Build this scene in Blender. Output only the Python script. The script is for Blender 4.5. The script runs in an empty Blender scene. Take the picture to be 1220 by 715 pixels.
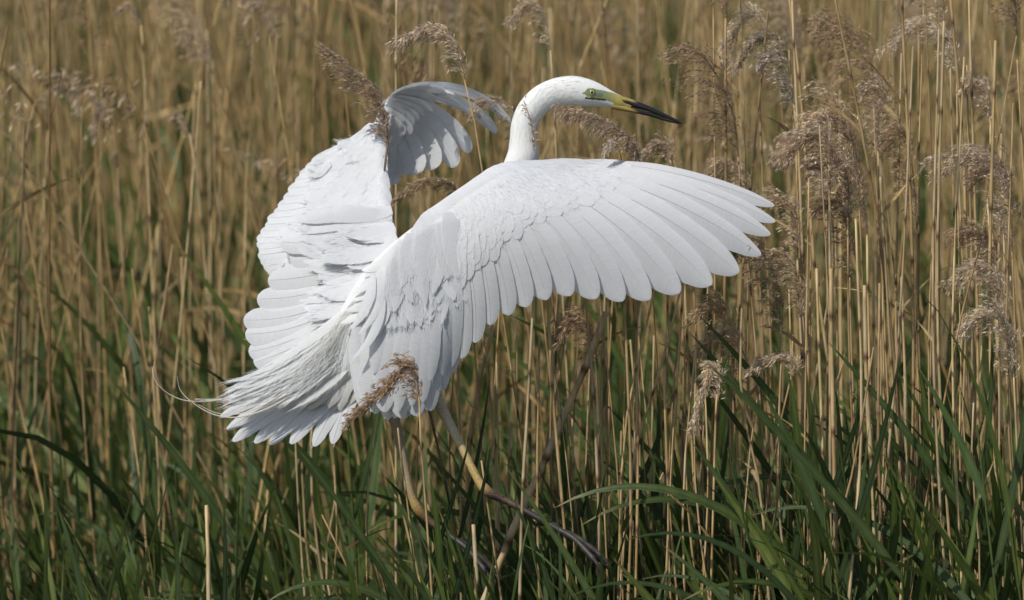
import bpy, math, random
import numpy as np
from mathutils import Vector

SEED = 7
rng = np.random.default_rng(SEED)
random.seed(SEED)
scene = bpy.context.scene
COL = scene.collection

# ------------------------------------------------------------------ camera
DIST = 14.0
W = 1.708                      # metres seen across the frame at the egret
PITCH = math.radians(5.0)
AIM = np.array([0.0, 0.0, 1.50])
FWD = np.array([0.0, math.cos(PITCH), -math.sin(PITCH)])
RIGHT = np.array([1.0, 0.0, 0.0])
UP = np.array([0.0, math.sin(PITCH), math.cos(PITCH)])
CAM = AIM - FWD * DIST
S = W / 1220.0                 # metres per photo pixel at the egret


def P(px, py, d=0.0):
    k = (DIST + d) / DIST
    return CAM + FWD * (DIST + d) + RIGHT * ((px - 610.0) * S * k) + UP * (-(py - 357.5) * S * k)


def to_px(p):
    v = np.asarray(p) - CAM
    z = v @ FWD
    return 610 + (v @ RIGHT) / S * DIST / z, 357.5 - (v @ UP) / S * DIST / z, z - DIST


cam_data = bpy.data.cameras.new('camera')
cam = bpy.data.objects.new('camera', cam_data)
COL.objects.link(cam)
cam.location = CAM
cam.rotation_euler = (math.radians(90) - PITCH, 0, 0)
cam_data.sensor_width = 36
cam_data.lens = 36 * DIST / W
cam_data.clip_end = 2000
cam_data.clip_start = 0.1
cam_data.dof.use_dof = True
cam_data.dof.focus_distance = DIST - 0.05
cam_data.dof.aperture_fstop = 4.6
scene.camera = cam

# ------------------------------------------------------------------ light
SUN_TO = np.array([-0.46, -0.44, 0.77]); SUN_TO /= np.linalg.norm(SUN_TO)
elev = math.asin(SUN_TO[2]); azim = math.atan2(SUN_TO[0], SUN_TO[1])
world = bpy.data.worlds.new('World'); scene.world = world
world.use_nodes = True
nt = world.node_tree
bg = nt.nodes['Background']
sky = nt.nodes.new('ShaderNodeTexSky')
sky.sky_type = 'NISHITA'; sky.sun_disc = False
sky.sun_elevation = elev; sky.sun_rotation = azim
nt.links.new(sky.outputs[0], bg.inputs[0])
bg.inputs[1].default_value = 0.11
sl = bpy.data.lights.new('sun', 'SUN'); sl.energy = 3.7; sl.angle = math.radians(0.5); sl.color = (1.0, 0.975, 0.93)
so = bpy.data.objects.new('sun', sl); COL.objects.link(so)
so.rotation_euler = Vector(SUN_TO).to_track_quat('Z', 'Y').to_euler()
so.location = (-4, -4, 9)
vs = scene.view_settings
vs.view_transform = 'Standard'; vs.look = 'None'; vs.gamma = 1.0; vs.exposure = -0.14
vs.use_curve_mapping = False
scene.render.engine = 'CYCLES'
cy = scene.cycles
cy.use_denoising = True
try:
    cy.denoiser = 'OPENIMAGEDENOISE'
    cy.denoising_input_passes = 'RGB_ALBEDO_NORMAL'
except Exception:
    pass
cy.max_bounces = 6; cy.diffuse_bounces = 4; cy.glossy_bounces = 2; cy.transmission_bounces = 3
cy.transparent_max_bounces = 4
cy.caustics_reflective = False; cy.caustics_refractive = False


# ------------------------------------------------------------------ mesh builder
class MB:
    def __init__(self):
        self.v, self.f, self.c, self.u, self.m = [], [], [], [], []
        self.n = 0

    def raw(self, v, f, col, uv=None, mat=0):
        v = np.asarray(v, float).reshape(-1, 3); f = np.asarray(f, int).reshape(-1, 4)
        col = np.broadcast_to(np.asarray(col, float), (len(v), 3))
        uv = np.zeros((len(v), 3)) if uv is None else np.broadcast_to(np.asarray(uv, float), (len(v), 3))
        self.v.append(v); self.f.append(f + self.n); self.c.append(col); self.u.append(uv)
        self.m.append(np.full(len(f), mat, int)); self.n += len(v)

    def grid(self, g, col, uv=None, closed=False, mat=0):
        g = np.asarray(g, float); n, m = g.shape[:2]
        idx = np.arange(n * m).reshape(n, m)
        if closed:
            nx = np.roll(idx, -1, axis=1)
            f = np.stack([idx[:-1], nx[:-1], nx[1:], idx[1:]], -1).reshape(-1, 4)
        else:
            f = np.stack([idx[:-1, :-1], idx[:-1, 1:], idx[1:, 1:], idx[1:, :-1]], -1).reshape(-1, 4)
        col = np.asarray(col, float)
        if col.ndim == 2 and len(col) == n:
            col = np.repeat(col[:, None, :], m, 1)
        if col.ndim == 3:
            col = col.reshape(-1, 3)
        if uv is not None:
            uv = np.asarray(uv, float).reshape(-1, 3)
        self.raw(g.reshape(-1, 3), f, col, uv, mat)

    def build(self, name, mats, parent=None, smooth=True, origin=None):
        v = np.concatenate(self.v); f = np.concatenate(self.f); c = np.concatenate(self.c); u = np.concatenate(self.u)
        if origin is not None:
            v = v - np.asarray(origin)
        me = bpy.data.meshes.new(name)
        me.vertices.add(len(v)); me.vertices.foreach_set('co', v.astype(np.float32).ravel())
        me.loops.add(len(f) * 4); me.polygons.add(len(f))
        me.polygons.foreach_set('loop_start', np.arange(0, len(f) * 4, 4, dtype=np.int32))
        me.loops.foreach_set('vertex_index', f.astype(np.int32).ravel())
        me.polygons.foreach_set('use_smooth', np.full(len(f), smooth))
        me.polygons.foreach_set('material_index', np.concatenate(self.m).astype(np.int32))
        a = me.attributes.new('tint', 'FLOAT_COLOR', 'POINT')
        cc = np.ones((len(v), 4), np.float32); cc[:, :3] = c
        a.data.foreach_set('color', cc.ravel())
        a = me.attributes.new('fuv', 'FLOAT_VECTOR', 'POINT')
        a.data.foreach_set('vector', u.astype(np.float32).ravel())
        me.update(calc_edges=True)
        me.validate()
        for m in (mats if isinstance(mats, (list, tuple)) else [mats]):
            me.materials.append(m)
        o = bpy.data.objects.new(name, me); COL.objects.link(o)
        if parent is not None:
            o.parent = parent
        if origin is not None and parent is None:
            o.location = origin
        return o


def nrm(a):
    a = np.asarray(a, float)
    return a / np.maximum(np.linalg.norm(a, axis=-1, keepdims=True), 1e-12)


def spline(pts, n):
    """Catmull-Rom through pts (k,dim) resampled to n points."""
    pts = np.asarray(pts, float)
    k = len(pts)
    if k == 2:
        t = np.linspace(0, 1, n)[:, None]
        return pts[0] * (1 - t) + pts[1] * t
    ext = np.vstack([2 * pts[0] - pts[1], pts, 2 * pts[-1] - pts[-2]])
    s = np.linspace(0, k - 1, n); i = np.minimum(s.astype(int), k - 2); t = (s - i)[:, None]
    p0, p1, p2, p3 = ext[i], ext[i + 1], ext[i + 2], ext[i + 3]
    return 0.5 * (2 * p1 + (p2 - p0) * t + (2 * p0 - 5 * p1 + 4 * p2 - p3) * t ** 2 + (3 * p1 - p0 - 3 * p2 + p3) * t ** 3)


def tube_grid(path, r, sides, r2=None, side_hint=None):
    path = np.asarray(path, float); n = len(path)
    T = nrm(np.gradient(path, axis=0))
    h = np.array([0.0, 1.0, 0.0]) if side_hint is None else np.asarray(side_hint, float)
    A = nrm(np.cross(T, h)); B = nrm(np.cross(A, T))
    r = np.broadcast_to(np.asarray(r, float), (n,)); r2 = r if r2 is None else np.broadcast_to(np.asarray(r2, float), (n,))
    th = np.linspace(0, 2 * math.pi, sides, endpoint=False)
    return path[:, None, :] + A[:, None, :] * (np.cos(th)[None, :, None] * r[:, None, None]) + B[:, None, :] * (np.sin(th)[None, :, None] * r2[:, None, None])


# ------------------------------------------------------------------ materials
def new_mat(name):
    m = bpy.data.materials.new(name); m.use_nodes = True
    return m, m.node_tree, m.node_tree.nodes['Principled BSDF'], m.node_tree.nodes['Material Output']


def attr_node(t, name):
    a = t.nodes.new('ShaderNodeAttribute'); a.attribute_name = name; return a


def mix_col(t, fac, a, b, mode='MULTIPLY'):
    n = t.nodes.new('ShaderNodeMix'); n.data_type = 'RGBA'; n.blend_type = mode
    n.inputs[0].default_value = fac
    t.links.new(a, n.inputs[6]); t.links.new(b, n.inputs[7])
    return n.outputs[2]


def ramp(t, src, stops):
    r = t.nodes.new('ShaderNodeValToRGB')
    while len(r.color_ramp.elements) < len(stops):
        r.color_ramp.elements.new(0.5)
    for e, (p, c) in zip(r.color_ramp.elements, stops):
        e.position = p; e.color = (*c, 1)
    t.links.new(src, r.inputs[0]); return r.outputs[0]


def plant_material(name, noise_scale, lo, hi, rough, spec, transl, stretch=(1, 1, 0.12)):
    m, t, b, out = new_mat(name)
    a = attr_node(t, 'tint')
    geo = t.nodes.new('ShaderNodeNewGeometry')
    mp = t.nodes.new('ShaderNodeMapping'); mp.inputs['Scale'].default_value = stretch
    t.links.new(geo.outputs['Position'], mp.inputs[0])
    no = t.nodes.new('ShaderNodeTexNoise'); no.inputs['Scale'].default_value = noise_scale; no.inputs['Detail'].default_value = 3
    t.links.new(mp.outputs[0], no.inputs[0])
    r = ramp(t, no.outputs[0], [(0.3, lo), (0.7, hi)])
    c = mix_col(t, 1.0, a.outputs['Color'], r)
    t.links.new(c, b.inputs['Base Color'])
    b.inputs['Roughness'].default_value = rough
    b.inputs['Specular IOR Level'].default_value = spec
    if transl:
        tr = t.nodes.new('ShaderNodeBsdfTranslucent'); t.links.new(c, tr.inputs[0])
        mx = t.nodes.new('ShaderNodeMixShader'); mx.inputs[0].default_value = transl
        t.links.new(b.outputs[0], mx.inputs[1]); t.links.new(tr.outputs[0], mx.inputs[2])
        t.links.new(mx.outputs[0], out.inputs[0])
    return m


M_STRAW = plant_material('dry_reed_straw', 160, (0.62, 0.58, 0.52), (1.12, 1.1, 1.06), 0.5, 0.4, 0)
M_DRYLEAF = plant_material('dry_reed_leaf', 90, (0.65, 0.62, 0.58), (1.1, 1.08, 1.05), 0.65, 0.25, 0.25)
M_PLUME = plant_material('reed_plume', 60, (0.8, 0.78, 0.76), (1.15, 1.13, 1.1), 0.75, 0.2, 0.42, (1, 1, 1))
M_GREEN = plant_material('green_reed_leaf', 70, (0.75, 0.8, 0.7), (1.15, 1.1, 1.1), 0.5, 0.3, 0.3, (1, 1, 0.2))
M_SKIN = plant_material('egret_leg_skin', 500, (0.6, 0.55, 0.5), (1.15, 1.12, 1.1), 0.5, 0.4, 0, (1, 1, 1))


def feather_material(name, base, transl, streak=0.5, bump=0.25):
    m, t, b, out = new_mat(name)
    uv = attr_node(t, 'fuv')
    sep = t.nodes.new('ShaderNodeSeparateXYZ'); t.links.new(uv.outputs['Vector'], sep.inputs[0])
    ab = t.nodes.new('ShaderNodeMath'); ab.operation = 'ABSOLUTE'; t.links.new(sep.outputs[0], ab.inputs[0])
    ml = t.nodes.new('ShaderNodeMath'); ml.operation = 'MULTIPLY'; ml.inputs[1].default_value = 0.9; t.links.new(ab.outputs[0], ml.inputs[0])
    sb = t.nodes.new('ShaderNodeMath'); sb.operation = 'SUBTRACT'; t.links.new(sep.outputs[1], sb.inputs[0]); t.links.new(ml.outputs[0], sb.inputs[1])
    cmb = t.nodes.new('ShaderNodeCombineXYZ')
    t.links.new(sb.outputs[0], cmb.inputs[0]); t.links.new(sep.outputs[2], cmb.inputs[2])
    m2 = t.nodes.new('ShaderNodeMath'); m2.operation = 'MULTIPLY'; m2.inputs[1].default_value = 0.12; t.links.new(sep.outputs[0], m2.inputs[0])
    t.links.new(m2.outputs[0], cmb.inputs[1])
    no = t.nodes.new('ShaderNodeTexNoise'); no.inputs['Scale'].default_value = 5.5; no.inputs['Detail'].default_value = 6; no.inputs['Roughness'].default_value = 0.7
    t.links.new(cmb.outputs[0], no.inputs[0])
    bm = t.nodes.new('ShaderNodeBump'); bm.inputs['Strength'].default_value = bump; bm.inputs['Distance'].default_value = 0.0015
    t.links.new(no.outputs[0], bm.inputs['Height'])
    lo = tuple(1 - (1 - x) * streak for x in (0.88, 0.875, 0.86))
    r = ramp(t, no.outputs[0], [(0.32, lo), (0.62, (1, 1, 1))])
    a = attr_node(t, 'tint')
    c = mix_col(t, 1.0, a.outputs['Color'], r)
    rgb = t.nodes.new('ShaderNodeRGB'); rgb.outputs[0].default_value = (*base, 1)
    c = mix_col(t, 1.0, c, rgb.outputs[0])
    t.links.new(c, b.inputs['Base Color'])
    b.inputs['Roughness'].default_value = 0.55; b.inputs['Specular IOR Level'].default_value = 0.25
    t.links.new(bm.outputs[0], b.inputs['Normal'])
    tr = t.nodes.new('ShaderNodeBsdfTranslucent'); t.links.new(c, tr.inputs[0]); t.links.new(bm.outputs[0], tr.inputs['Normal'])
    mx = t.nodes.new('ShaderNodeMixShader'); mx.inputs[0].default_value = transl
    t.links.new(b.outputs[0], mx.inputs[1]); t.links.new(tr.outputs[0], mx.inputs[2]); t.links.new(mx.outputs[0], out.inputs[0])
    return m


M_FEATHER = feather_material('white_feather', (0.90, 0.90, 0.90), 0.36, 0.7, 0.4)
M_PLUMAGE = feather_material('aigrette_feather', (0.97, 0.968, 0.95), 0.5, 0.2, 0.05)

# soft body plumage
M_BODY, t, b, out = new_mat('egret_body_plumage')
a = attr_node(t, 'tint'); t.links.new(a.outputs['Color'], b.inputs['Base Color'])
b.inputs['Roughness'].default_value = 0.7; b.inputs['Specular IOR Level'].default_value = 0.15
tc = t.nodes.new('ShaderNodeNewGeometry')
mp = t.nodes.new('ShaderNodeMapping'); mp.inputs['Scale'].default_value = (1.2, 1, 0.35); t.links.new(tc.outputs['Position'], mp.inputs[0])
no = t.nodes.new('ShaderNodeTexNoise'); no.inputs['Scale'].default_value = 200; no.inputs['Detail'].default_value = 6
t.links.new(mp.outputs[0], no.inputs[0])
bm = t.nodes.new('ShaderNodeBump'); bm.inputs['Strength'].default_value = 0.35; bm.inputs['Distance'].default_value = 0.002
t.links.new(no.outputs[0], bm.inputs['Height']); t.links.new(bm.outputs[0], b.inputs['Normal'])

M_BILL, t, b, out = new_mat('egret_bill_horn')
a = attr_node(t, 'tint'); t.links.new(a.outputs['Color'], b.inputs['Base Color'])
b.inputs['Roughness'].default_value = 0.28; b.inputs['Specular IOR Level'].default_value = 0.6
M_EYE, t, b, out = new_mat('egret_eye')
a = attr_node(t, 'tint'); t.links.new(a.outputs['Color'], b.inputs['Base Color'])
b.inputs['Roughness'].default_value = 0.12; b.inputs['Specular IOR Level'].default_value = 0.6


# ================================================================== THE EGRET
egret = bpy.data.objects.new('great_egret', None); COL.objects.link(egret)
EG0 = P(500, 400, 0.0); egret.location = EG0
egret['label'] = 'white egret landing with both wings spread among tall reeds'
egret['category'] = 'bird'


def J(s):
    return random.uniform(-s, s)


def feather(mb, path, N, wl, wr, tip_round=0.16, base_w=0.45, camber=0.18, tilt=0.0, nu=6, tint=(1, 1, 1), rachis=True, ragged=0.03, point=0.0, fringe=0, flen=1.0):
    """path (n,3) metres, N (n,3) outward normals, wl/wr vane half widths (m) left and right."""
    n0 = len(path); n = n0 + 6
    s_ = np.linspace(0, 1, n); t = 1 - (1 - s_) ** 1.6
    k0 = np.linspace(0, 1, n0)
    path = np.stack([np.interp(t, k0, path[:, k]) for k in range(3)], -1); N = np.stack([np.interp(t, k0, N[:, k]) for k in range(3)], -1)
    tint = np.asarray(tint) * random.uniform(0.955, 1.0)
    T = nrm(np.gradient(path, axis=0))
    Sd = nrm(np.cross(N, T)); N = nrm(np.cross(T, Sd))
    ln = np.linalg.norm(np.diff(path, axis=0), axis=1).sum()
    prof = base_w + (1 - base_w) * np.clip(t / 0.35, 0, 1) ** 0.7
    tr_ = tip_round
    tail = np.where(t > 1 - tr_, np.sqrt(np.clip(1 - ((t - (1 - tr_)) / tr_) ** 2, 0, 1)), 1.0)
    tail = tail * (1 - point * np.clip((t - 0.35) / 0.65, 0, 1) ** 1.4)
    prof = prof * tail
    seed = random.random() * 50
    u = np.linspace(-1, 1, 2 * (nu // 2) + 1)
    wob = 1 + ragged * np.sin(t * 37 + seed) * np.sin(t * 91 + 2 * seed)
    hw = np.where(u[None, :] < 0, wl, wr) * (prof * wob)[:, None]
    off = u[None, :] * hw
    lift = -camber * np.abs(u[None, :]) ** 1.8 * hw + tilt * off
    g = path[:, None, :] + Sd[:, None, :] * off[..., None] + N[:, None, :] * lift[..., None]
    if fringe:      # loose barbs that soften the vane's edge
        vv, ff = [], []
        for q_ in range(fringe):
            sgn_ = random.choice((-1, 1)); tt_ = random.uniform(0.35, 0.99); ii = min(int(np.searchsorted(t, tt_)), n - 1)
            jj = 0 if sgn_ < 0 else len(u) - 1
            p0 = g[ii, jj] * 0.8 + path[ii] * 0.2
            dr = nrm(T[ii] * random.uniform(0.7, 1.4) + Sd[ii] * sgn_ * random.uniform(0.1, 0.6) * (1.1 - tt_) + N[ii] * J(0.25))
            l_ = random.uniform(0.003, 0.010) * flen; sd_ = nrm(np.cross(dr, N[ii])) * 0.0004
            vv += [p0 - sd_, p0 + sd_, p0 + dr * l_ + sd_ * 0.2, p0 + dr * l_ - sd_ * 0.2]; ff.append([len(vv) - 4, len(vv) - 3, len(vv) - 2, len(vv) - 1])
        mb.raw(vv, ff, tint)
    uv = np.zeros((n, len(u), 3))
    uv[..., 0] = off * 100 * 0.5; uv[..., 1] = (t * ln * 100)[:, None]; uv[..., 2] = seed
    mb.grid(g, np.broadcast_to(np.asarray(tint, float), (n, 3)), uv)
    if rachis:
        rr = np.interp(t, [0, 1], [0.0011, 0.0003])
        k = max(int(n * 0.95), 3)
        mb.grid(tube_grid(path[:k] + N[:k] * 0.0002, rr[:k], 5), np.broadcast_to(np.array([0.98, 0.96, 0.92]), (k, 3)), np.zeros((k, 5, 3)) + seed, closed=True)


class WingPatch:
    """surface over feather index a and distance t along the feather; everything in (px,py,d)."""
    def __init__(self, bases, tips, bend, bulge, flip=1):
        self.B = np.array(bases, float); self.T = np.array(tips, float)
        self.bend = np.array(bend, float); self.bulge = bulge; self.n = len(bases); self.flip = flip

    def lerp(self, arr, a):
        i = np.arange(self.n)
        if arr.ndim == 1:
            return np.interp(a, i, arr)
        return np.stack([np.interp(a, i, arr[:, k]) for k in range(arr.shape[1])], -1)

    def at(self, a, t, lift=0.0):
        B = self.lerp(self.B, a); T = self.lerp(self.T, a); bd = self.lerp(self.bend, a)
        v = T - B; L = math.hypot(v[0], v[1])
        perp = np.array([v[1], -v[0], 0.0]) / L       # to the left of travel in picture (y down)
        q = B + v * t + perp * bd * L * 4 * t * (1 - t) * (1 if t > 0 else 0.6)
        q[2] += -self.bulge * math.sin(math.pi * min(max(t, 0), 1) ** 0.75) - lift
        if t < 0:
            q[2] += 1.6 * abs(t) ** 1.5 * L * S
        return P(*q)

    def path(self, a, t0, t1, n, lift=0.0, da=0.0):
        ts = np.linspace(t0, t1, n)
        p = np.array([self.at(a + da * (i / (n - 1)), t, lift) for i, t in enumerate(ts)])
        e = 0.35
        pa = np.array([self.at(min(a + e, self.n - 1), t, lift) for t in ts]); pb = np.array([self.at(max(a - e, 0), t, lift) for t in ts])
        N = nrm(np.cross(pa - pb, np.gradient(p, axis=0)))
        if (N @ FWD).mean() * 1 > 0:
            N = -N
        return p, N


def J(s):
    return random.uniform(-s, s)


# ---- near wing
nb = [(690, 191), (680, 193), (669, 195), (657, 197), (645, 199), (633, 201), (622, 203), (612, 206), (602, 209), (592, 213), (583, 218), (574, 223),
      (565, 229), (556, 235), (547, 241), (538, 248), (529, 255), (520, 262), (512, 268), (505, 274), (499, 280), (493, 286), (487, 292), (482, 298)]
ntp = [(923, 245), (924, 264), (919, 280), (907, 304), (880, 325), (847, 339), (810, 350), (774, 358), (742, 359), (710, 356), (679, 353), (651, 358),
       (627, 366), (606, 376), (584, 388), (566, 408), (550, 427), (537, 446), (527, 466), (513, 490), (497, 497), (478, 499), (458, 492), (440, 478)]
nB = [(x, y, -0.035 - 0.055 * math.sin(math.pi * i / 23)) for i, (x, y) in enumerate(nb)]
nT = [(x, y, -0.075 - 0.075 * math.sin(math.pi * min(1, (i + 3) / 20))) for i, (x, y) in enumerate(ntp)]
nbend = [0.045, 0.05, 0.055, 0.06, 0.065, 0.07, 0.075, 0.08, 0.085, 0.085, 0.085, 0.08, 0.075, 0.07, 0.065, 0.06, 0.05, 0.04, 0.03, 0.02, 0.01, 0.0, 0.0, -0.02]
near = WingPatch(nB, nT, nbend, 0.035)
nw = [13, 15, 18, 21, 23, 24, 24, 23, 22, 21, 20, 19, 19, 18, 18, 18, 17, 17, 17, 17, 17, 16, 16, 16]
mb = MB()
for i in range(24):
    p, N = near.path(i, 0.0, 1.0 + J(0.004), 26, lift=0.0006 * i)
    feather(mb, p, N, nw[i] * S * 1.25, nw[i] * S * 0.72, tilt=(0.17 if i < 18 else 0.08) + J(0.02), nu=10, tip_round=0.20 if i < 12 else 0.17,
            point=0.45 if i < 4 else 0.20 if i < 9 else 0.10, camber=0.20 if i < 18 else 0.12, ragged=0.018)
# extra inner feathers hanging below the scapulars
for k in range(12):
    a = 17 + 6 * k / 11 + J(0.2)
    p, N = near.path(a, 0.2, 0.88 + J(0.10), 20, lift=0.015 + 0.0005 * k)
    feather(mb, p, N, 15 * S, 15 * S, tilt=J(0.05), nu=6, tip_round=0.25, point=0.5, camber=0.10, fringe=20, rachis=False)
# covert rows, innermost rows drawn on top
rows = [(0.0, 0.42, 34, 14), (-0.02, 0.345, 36, 13), (-0.03, 0.28, 38, 13), (-0.04, 0.225, 40, 12), (-0.05, 0.175, 42, 12), (-0.06, 0.13, 44, 11), (-0.07, 0.085, 46, 10), (-0.09, 0.045, 46, 9)]
for r_, (t0, t1, cnt, w) in enumerate(rows):
    for k in range(cnt):
        a = 0.3 + 22.7 * (k + J(0.2)) / (cnt - 1); a = min(max(a, 0), 23)
        fr = a / 23.0
        sh = (1.0 if fr > 0.42 else 0.6 + 0.4 * fr / 0.42) * (1.28 if fr > 0.6 else 1.0 + 0.28 * max(0, fr - 0.42) / 0.18)
        p, N = near.path(a, t0, t1 * sh * random.uniform(0.93, 1.07), 12, lift=0.0032 + 0.0012 * r_ + 0.0006 * a)
        p = p - N * (np.linspace(0, 1, 12) ** 2 * 0.0012)[:, None]
        feather(mb, p, N, w * S * (0.8 + 0.4 * fr), w * S * (0.8 + 0.4 * fr), tilt=0.03, nu=6, tip_round=0.4, camber=0.035 + J(0.02), rachis=False, fringe=46, flen=1.3)
mb.build('wing', M_FEATHER, egret, origin=EG0)
wn = bpy.data.objects['wing']; wn['label'] = 'wing spread towards the right with fanned primaries'

# ---- scapular ruff over the near shoulder, fluffy lobes
mb = MB()


def pxfeather(mb, b, tp, w, bend=0.05, tilt=0.0, nu=4, n=12, point=0.3, tip_round=0.3, camber=0.12, curl=0.0, rachis=False, Nh=(0, -1, 0.25), tint=(1, 1, 1), bow=0.0, fringe=16, flen=1.0):
    b = np.array(b, float); tp = np.array(tp, float); v = tp - b; L = math.hypot(v[0], v[1])
    perp = np.array([v[1], -v[0], 0]) / max(L, 1e-6)
    ts = np.linspace(0, 1, n)
    q = [P(*(b + v * t + perp * bend * L * 4 * t * (1 - t) - np.array([0, 0, bow * L * S * 4 * t * (1 - t) - curl * t ** 2.5]))) for t in ts]
    N = np.tile(nrm(np.array(Nh, float)), (n, 1))
    feather(mb, np.array(q), N, w * S, w * S, tip_round=tip_round, camber=camber, tilt=tilt, nu=nu, point=point, rachis=rachis, tint=tint, fringe=fringe, flen=flen)


for row in range(9):
    for k in range(17):
        f = k / 16
        bx = 478 + (70 - 3.0 * abs(row - 3)) * f + J(6) - row * 1; by = 288 - 34 * f + row * 10 + J(4)
        tx = bx + 2 + 18 * f + J(9) - 3; ty = by + 60 + J(14)
        ty = min(ty, 388 - 42 * max(0, f - 0.45) * 2)
        d = -0.127 + 0.018 * (1 - f) + 0.012 * f - 0.0013 * (8 - row) - 0.00025 * k
        pxfeather(mb, (bx, by, d + 0.004), (tx + J(4), ty + J(5), d + J(0.003)), 12 + J(3), bend=J(0.10), tilt=0.02 + J(0.02), point=0.62, curl=-0.002 + J(0.0012), Nh=(J(0.06), -1, 0.2 + J(0.04)), bow=0.03, camber=0.06, nu=6, fringe=34, flen=1.3, tip_round=0.5)
# curled wisps at the lobe's lower edge and between the wings
for (b, tp) in [((470, 352), (484, 386)), ((486, 356), (488, 388)), ((500, 358), (512, 381)), ((462, 320), (452, 372)), ((458, 318), (440, 390)), ((452, 322), (428, 398)),
                ((448, 330), (420, 428)), ((466, 318), (462, 362)), ((472, 310), (470, 348)), ((455, 330), (434, 412)), ((444, 328), (418, 392))]:
    pxfeather(mb, (*b, -0.105), (*tp, -0.095), 7, bend=J(0.12) + 0.06, tilt=0.1, point=0.6, curl=-0.012, bow=0.1, Nh=(-0.3, -1, 0.2))
# flank and thigh plumes seen under the inner wing
for k in range(26):
    f = k / 25
    pxfeather(mb, (425 + 75 * f + J(5), 395 + J(15), -0.055), (432 + 78 * f + J(8), 482 + 14 * math.sin(f * 3) + J(8), -0.07), 12, bend=J(0.06), tilt=J(0.1), point=0.4, n=14, tip_round=0.2)
mb.build('scapular_plumage', M_FEATHER, egret, origin=EG0)

# ---- far wing: arm part (upper surface) and hand part (lower surface)
mb = MB()
fb = [(447, 146), (450, 158), (453, 172), (455, 187), (456, 203), (457, 219), (458, 235), (460, 251), (462, 266), (464, 280)]
ft = [(372, 190), (352, 212), (334, 240), (318, 262), (307, 284), (308, 303), (316, 322), (330, 330), (345, 322), (340, 300)]
fB = [(x, y, 0.235 - 0.17 * (i / 9) ** 0.8) for i, (x, y) in enumerate(fb)]
fT = [(x, y, 0.27 - 0.12 * (i / 9)) for i, (x, y) in enumerate(ft)]
far = WingPatch(fB, fT, [0.10, 0.12, 0.13, 0.14, 0.14, 0.12, 0.10, 0.06, 0.03, 0.0], 0.03)
far.bend = -far.bend * -1
for i in range(26):
    a = 9 * i / 25
    p, N = far.path(a, 0, 1.0 + J(0.01), 20, lift=0.0003 * i)
    feather(mb, p, N, 18 * S, 18 * S, tilt=0.05, nu=6, tip_round=0.22, point=0.1, camber=0.1)
for (t0, t1, cnt, w, lift) in [(0, 0.80, 20, 15, 0.004), (0, 0.62, 24, 14, 0.006), (0, 0.44, 26, 13, 0.008), (0, 0.28, 28, 12, 0.010), (0, 0.16, 28, 11, 0.0115)]:
    for k in range(cnt):
        a = 9.0 * k / (cnt - 1)
        p, N = far.path(min(max(a + J(0.15), 0), 9), t0, t1 * random.uniform(0.82, 1.12), 12, lift=lift + 0.0008 * a + J(0.001))
        feather(mb, p, N, w * S, w * S, tilt=0.02 + J(0.02), nu=6, tip_round=0.4, rachis=False, camber=0.05, fringe=40, flen=1.6)
for k in range(150):
    a = random.uniform(0, 9); tt = random.uniform(0.0, 0.60)
    p, N = far.path(a, tt, tt + random.uniform(0.18, 0.30), 8, lift=0.0115 + 0.0008 * a + J(0.0015))
    curl = N * (np.linspace(0, 1, 8) ** 2 * random.uniform(-0.002, 0.0005))[:, None]
    feather(mb, p + curl, N, 12 * S, 12 * S, tilt=J(0.03), nu=6, tip_round=0.5, rachis=False, camber=0.05, fringe=44, flen=1.6)
# hand: primaries arching over to the right, underside to the viewer, leading edge nearest
hb = [(470, 112), (466, 114), (463, 118), (461, 123), (460, 129), (459, 137), (458, 146), (457, 156)]
ht = [(609, 147), (592, 158), (561, 181), (544, 198), (520, 200), (498, 207), (482, 208), (468, 220)]
hbend = [0.16, 0.14, 0.12, 0.11, 0.10, 0.08, 0.06, 0.03]
hw_ = [12, 15.5, 18, 20, 20, 19, 17, 14]
for i in range(8):
    b = np.array([*hb[i], 0.19 + 0.006 * i]); tp = np.array([*ht[i], 0.210 + 0.0055 * i]); v = tp - b; L = math.hypot(v[0], v[1])
    perp = np.array([v[1], -v[0], 0]) / L
    q = []
    for t_ in np.linspace(0, 1, 22):
        qq = b + v * t_ + perp * hbend[i] * L * 4 * t_ * (1 - t_) + np.array([0, 0, 0.02 * math.sin(math.pi * t_)])
        q.append(P(*qq))
    N = np.tile(nrm(np.array([0.12, -0.62, -0.78])), (22, 1))
    feather(mb, np.array(q), N, hw_[i] * S * 1.25, hw_[i] * S * 0.9, tilt=0.16, nu=8, tip_round=0.2, point=0.12, camber=0.2)
# under coverts of the hand and the lit inner edge
for row, (ln, w) in enumerate([(0.42, 11), (0.26, 10)]):
    for k in range(12):
        f = k / 11 * 7
        b = np.array([np.interp(f, range(8), [h[0] for h in hb]), np.interp(f, range(8), [h[1] for h in hb]), 0.182 + 0.005 * f - 0.003 * row])
        tp0 = np.array([np.interp(f, range(8), [h[0] for h in ht]), np.interp(f, range(8), [h[1] for h in ht]), 0.203 + 0.0055 * f - 0.003 * row])
        bd = np.interp(f, range(8), hbend); v = tp0 - b; L = math.hypot(v[0], v[1]); perp = np.array([v[1], -v[0], 0]) / L
        q = [P(*(b + v * t_ + perp * bd * L * 4 * t_ * (1 - t_))) for t_ in np.linspace(0, ln * random.uniform(0.9, 1.1), 12)]
        feather(mb, np.array(q), np.tile(nrm(np.array([0.12, -0.62, -0.78])), (12, 1)), w * S, w * S, tilt=0.12, nu=4, tip_round=0.3, rachis=False)
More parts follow.
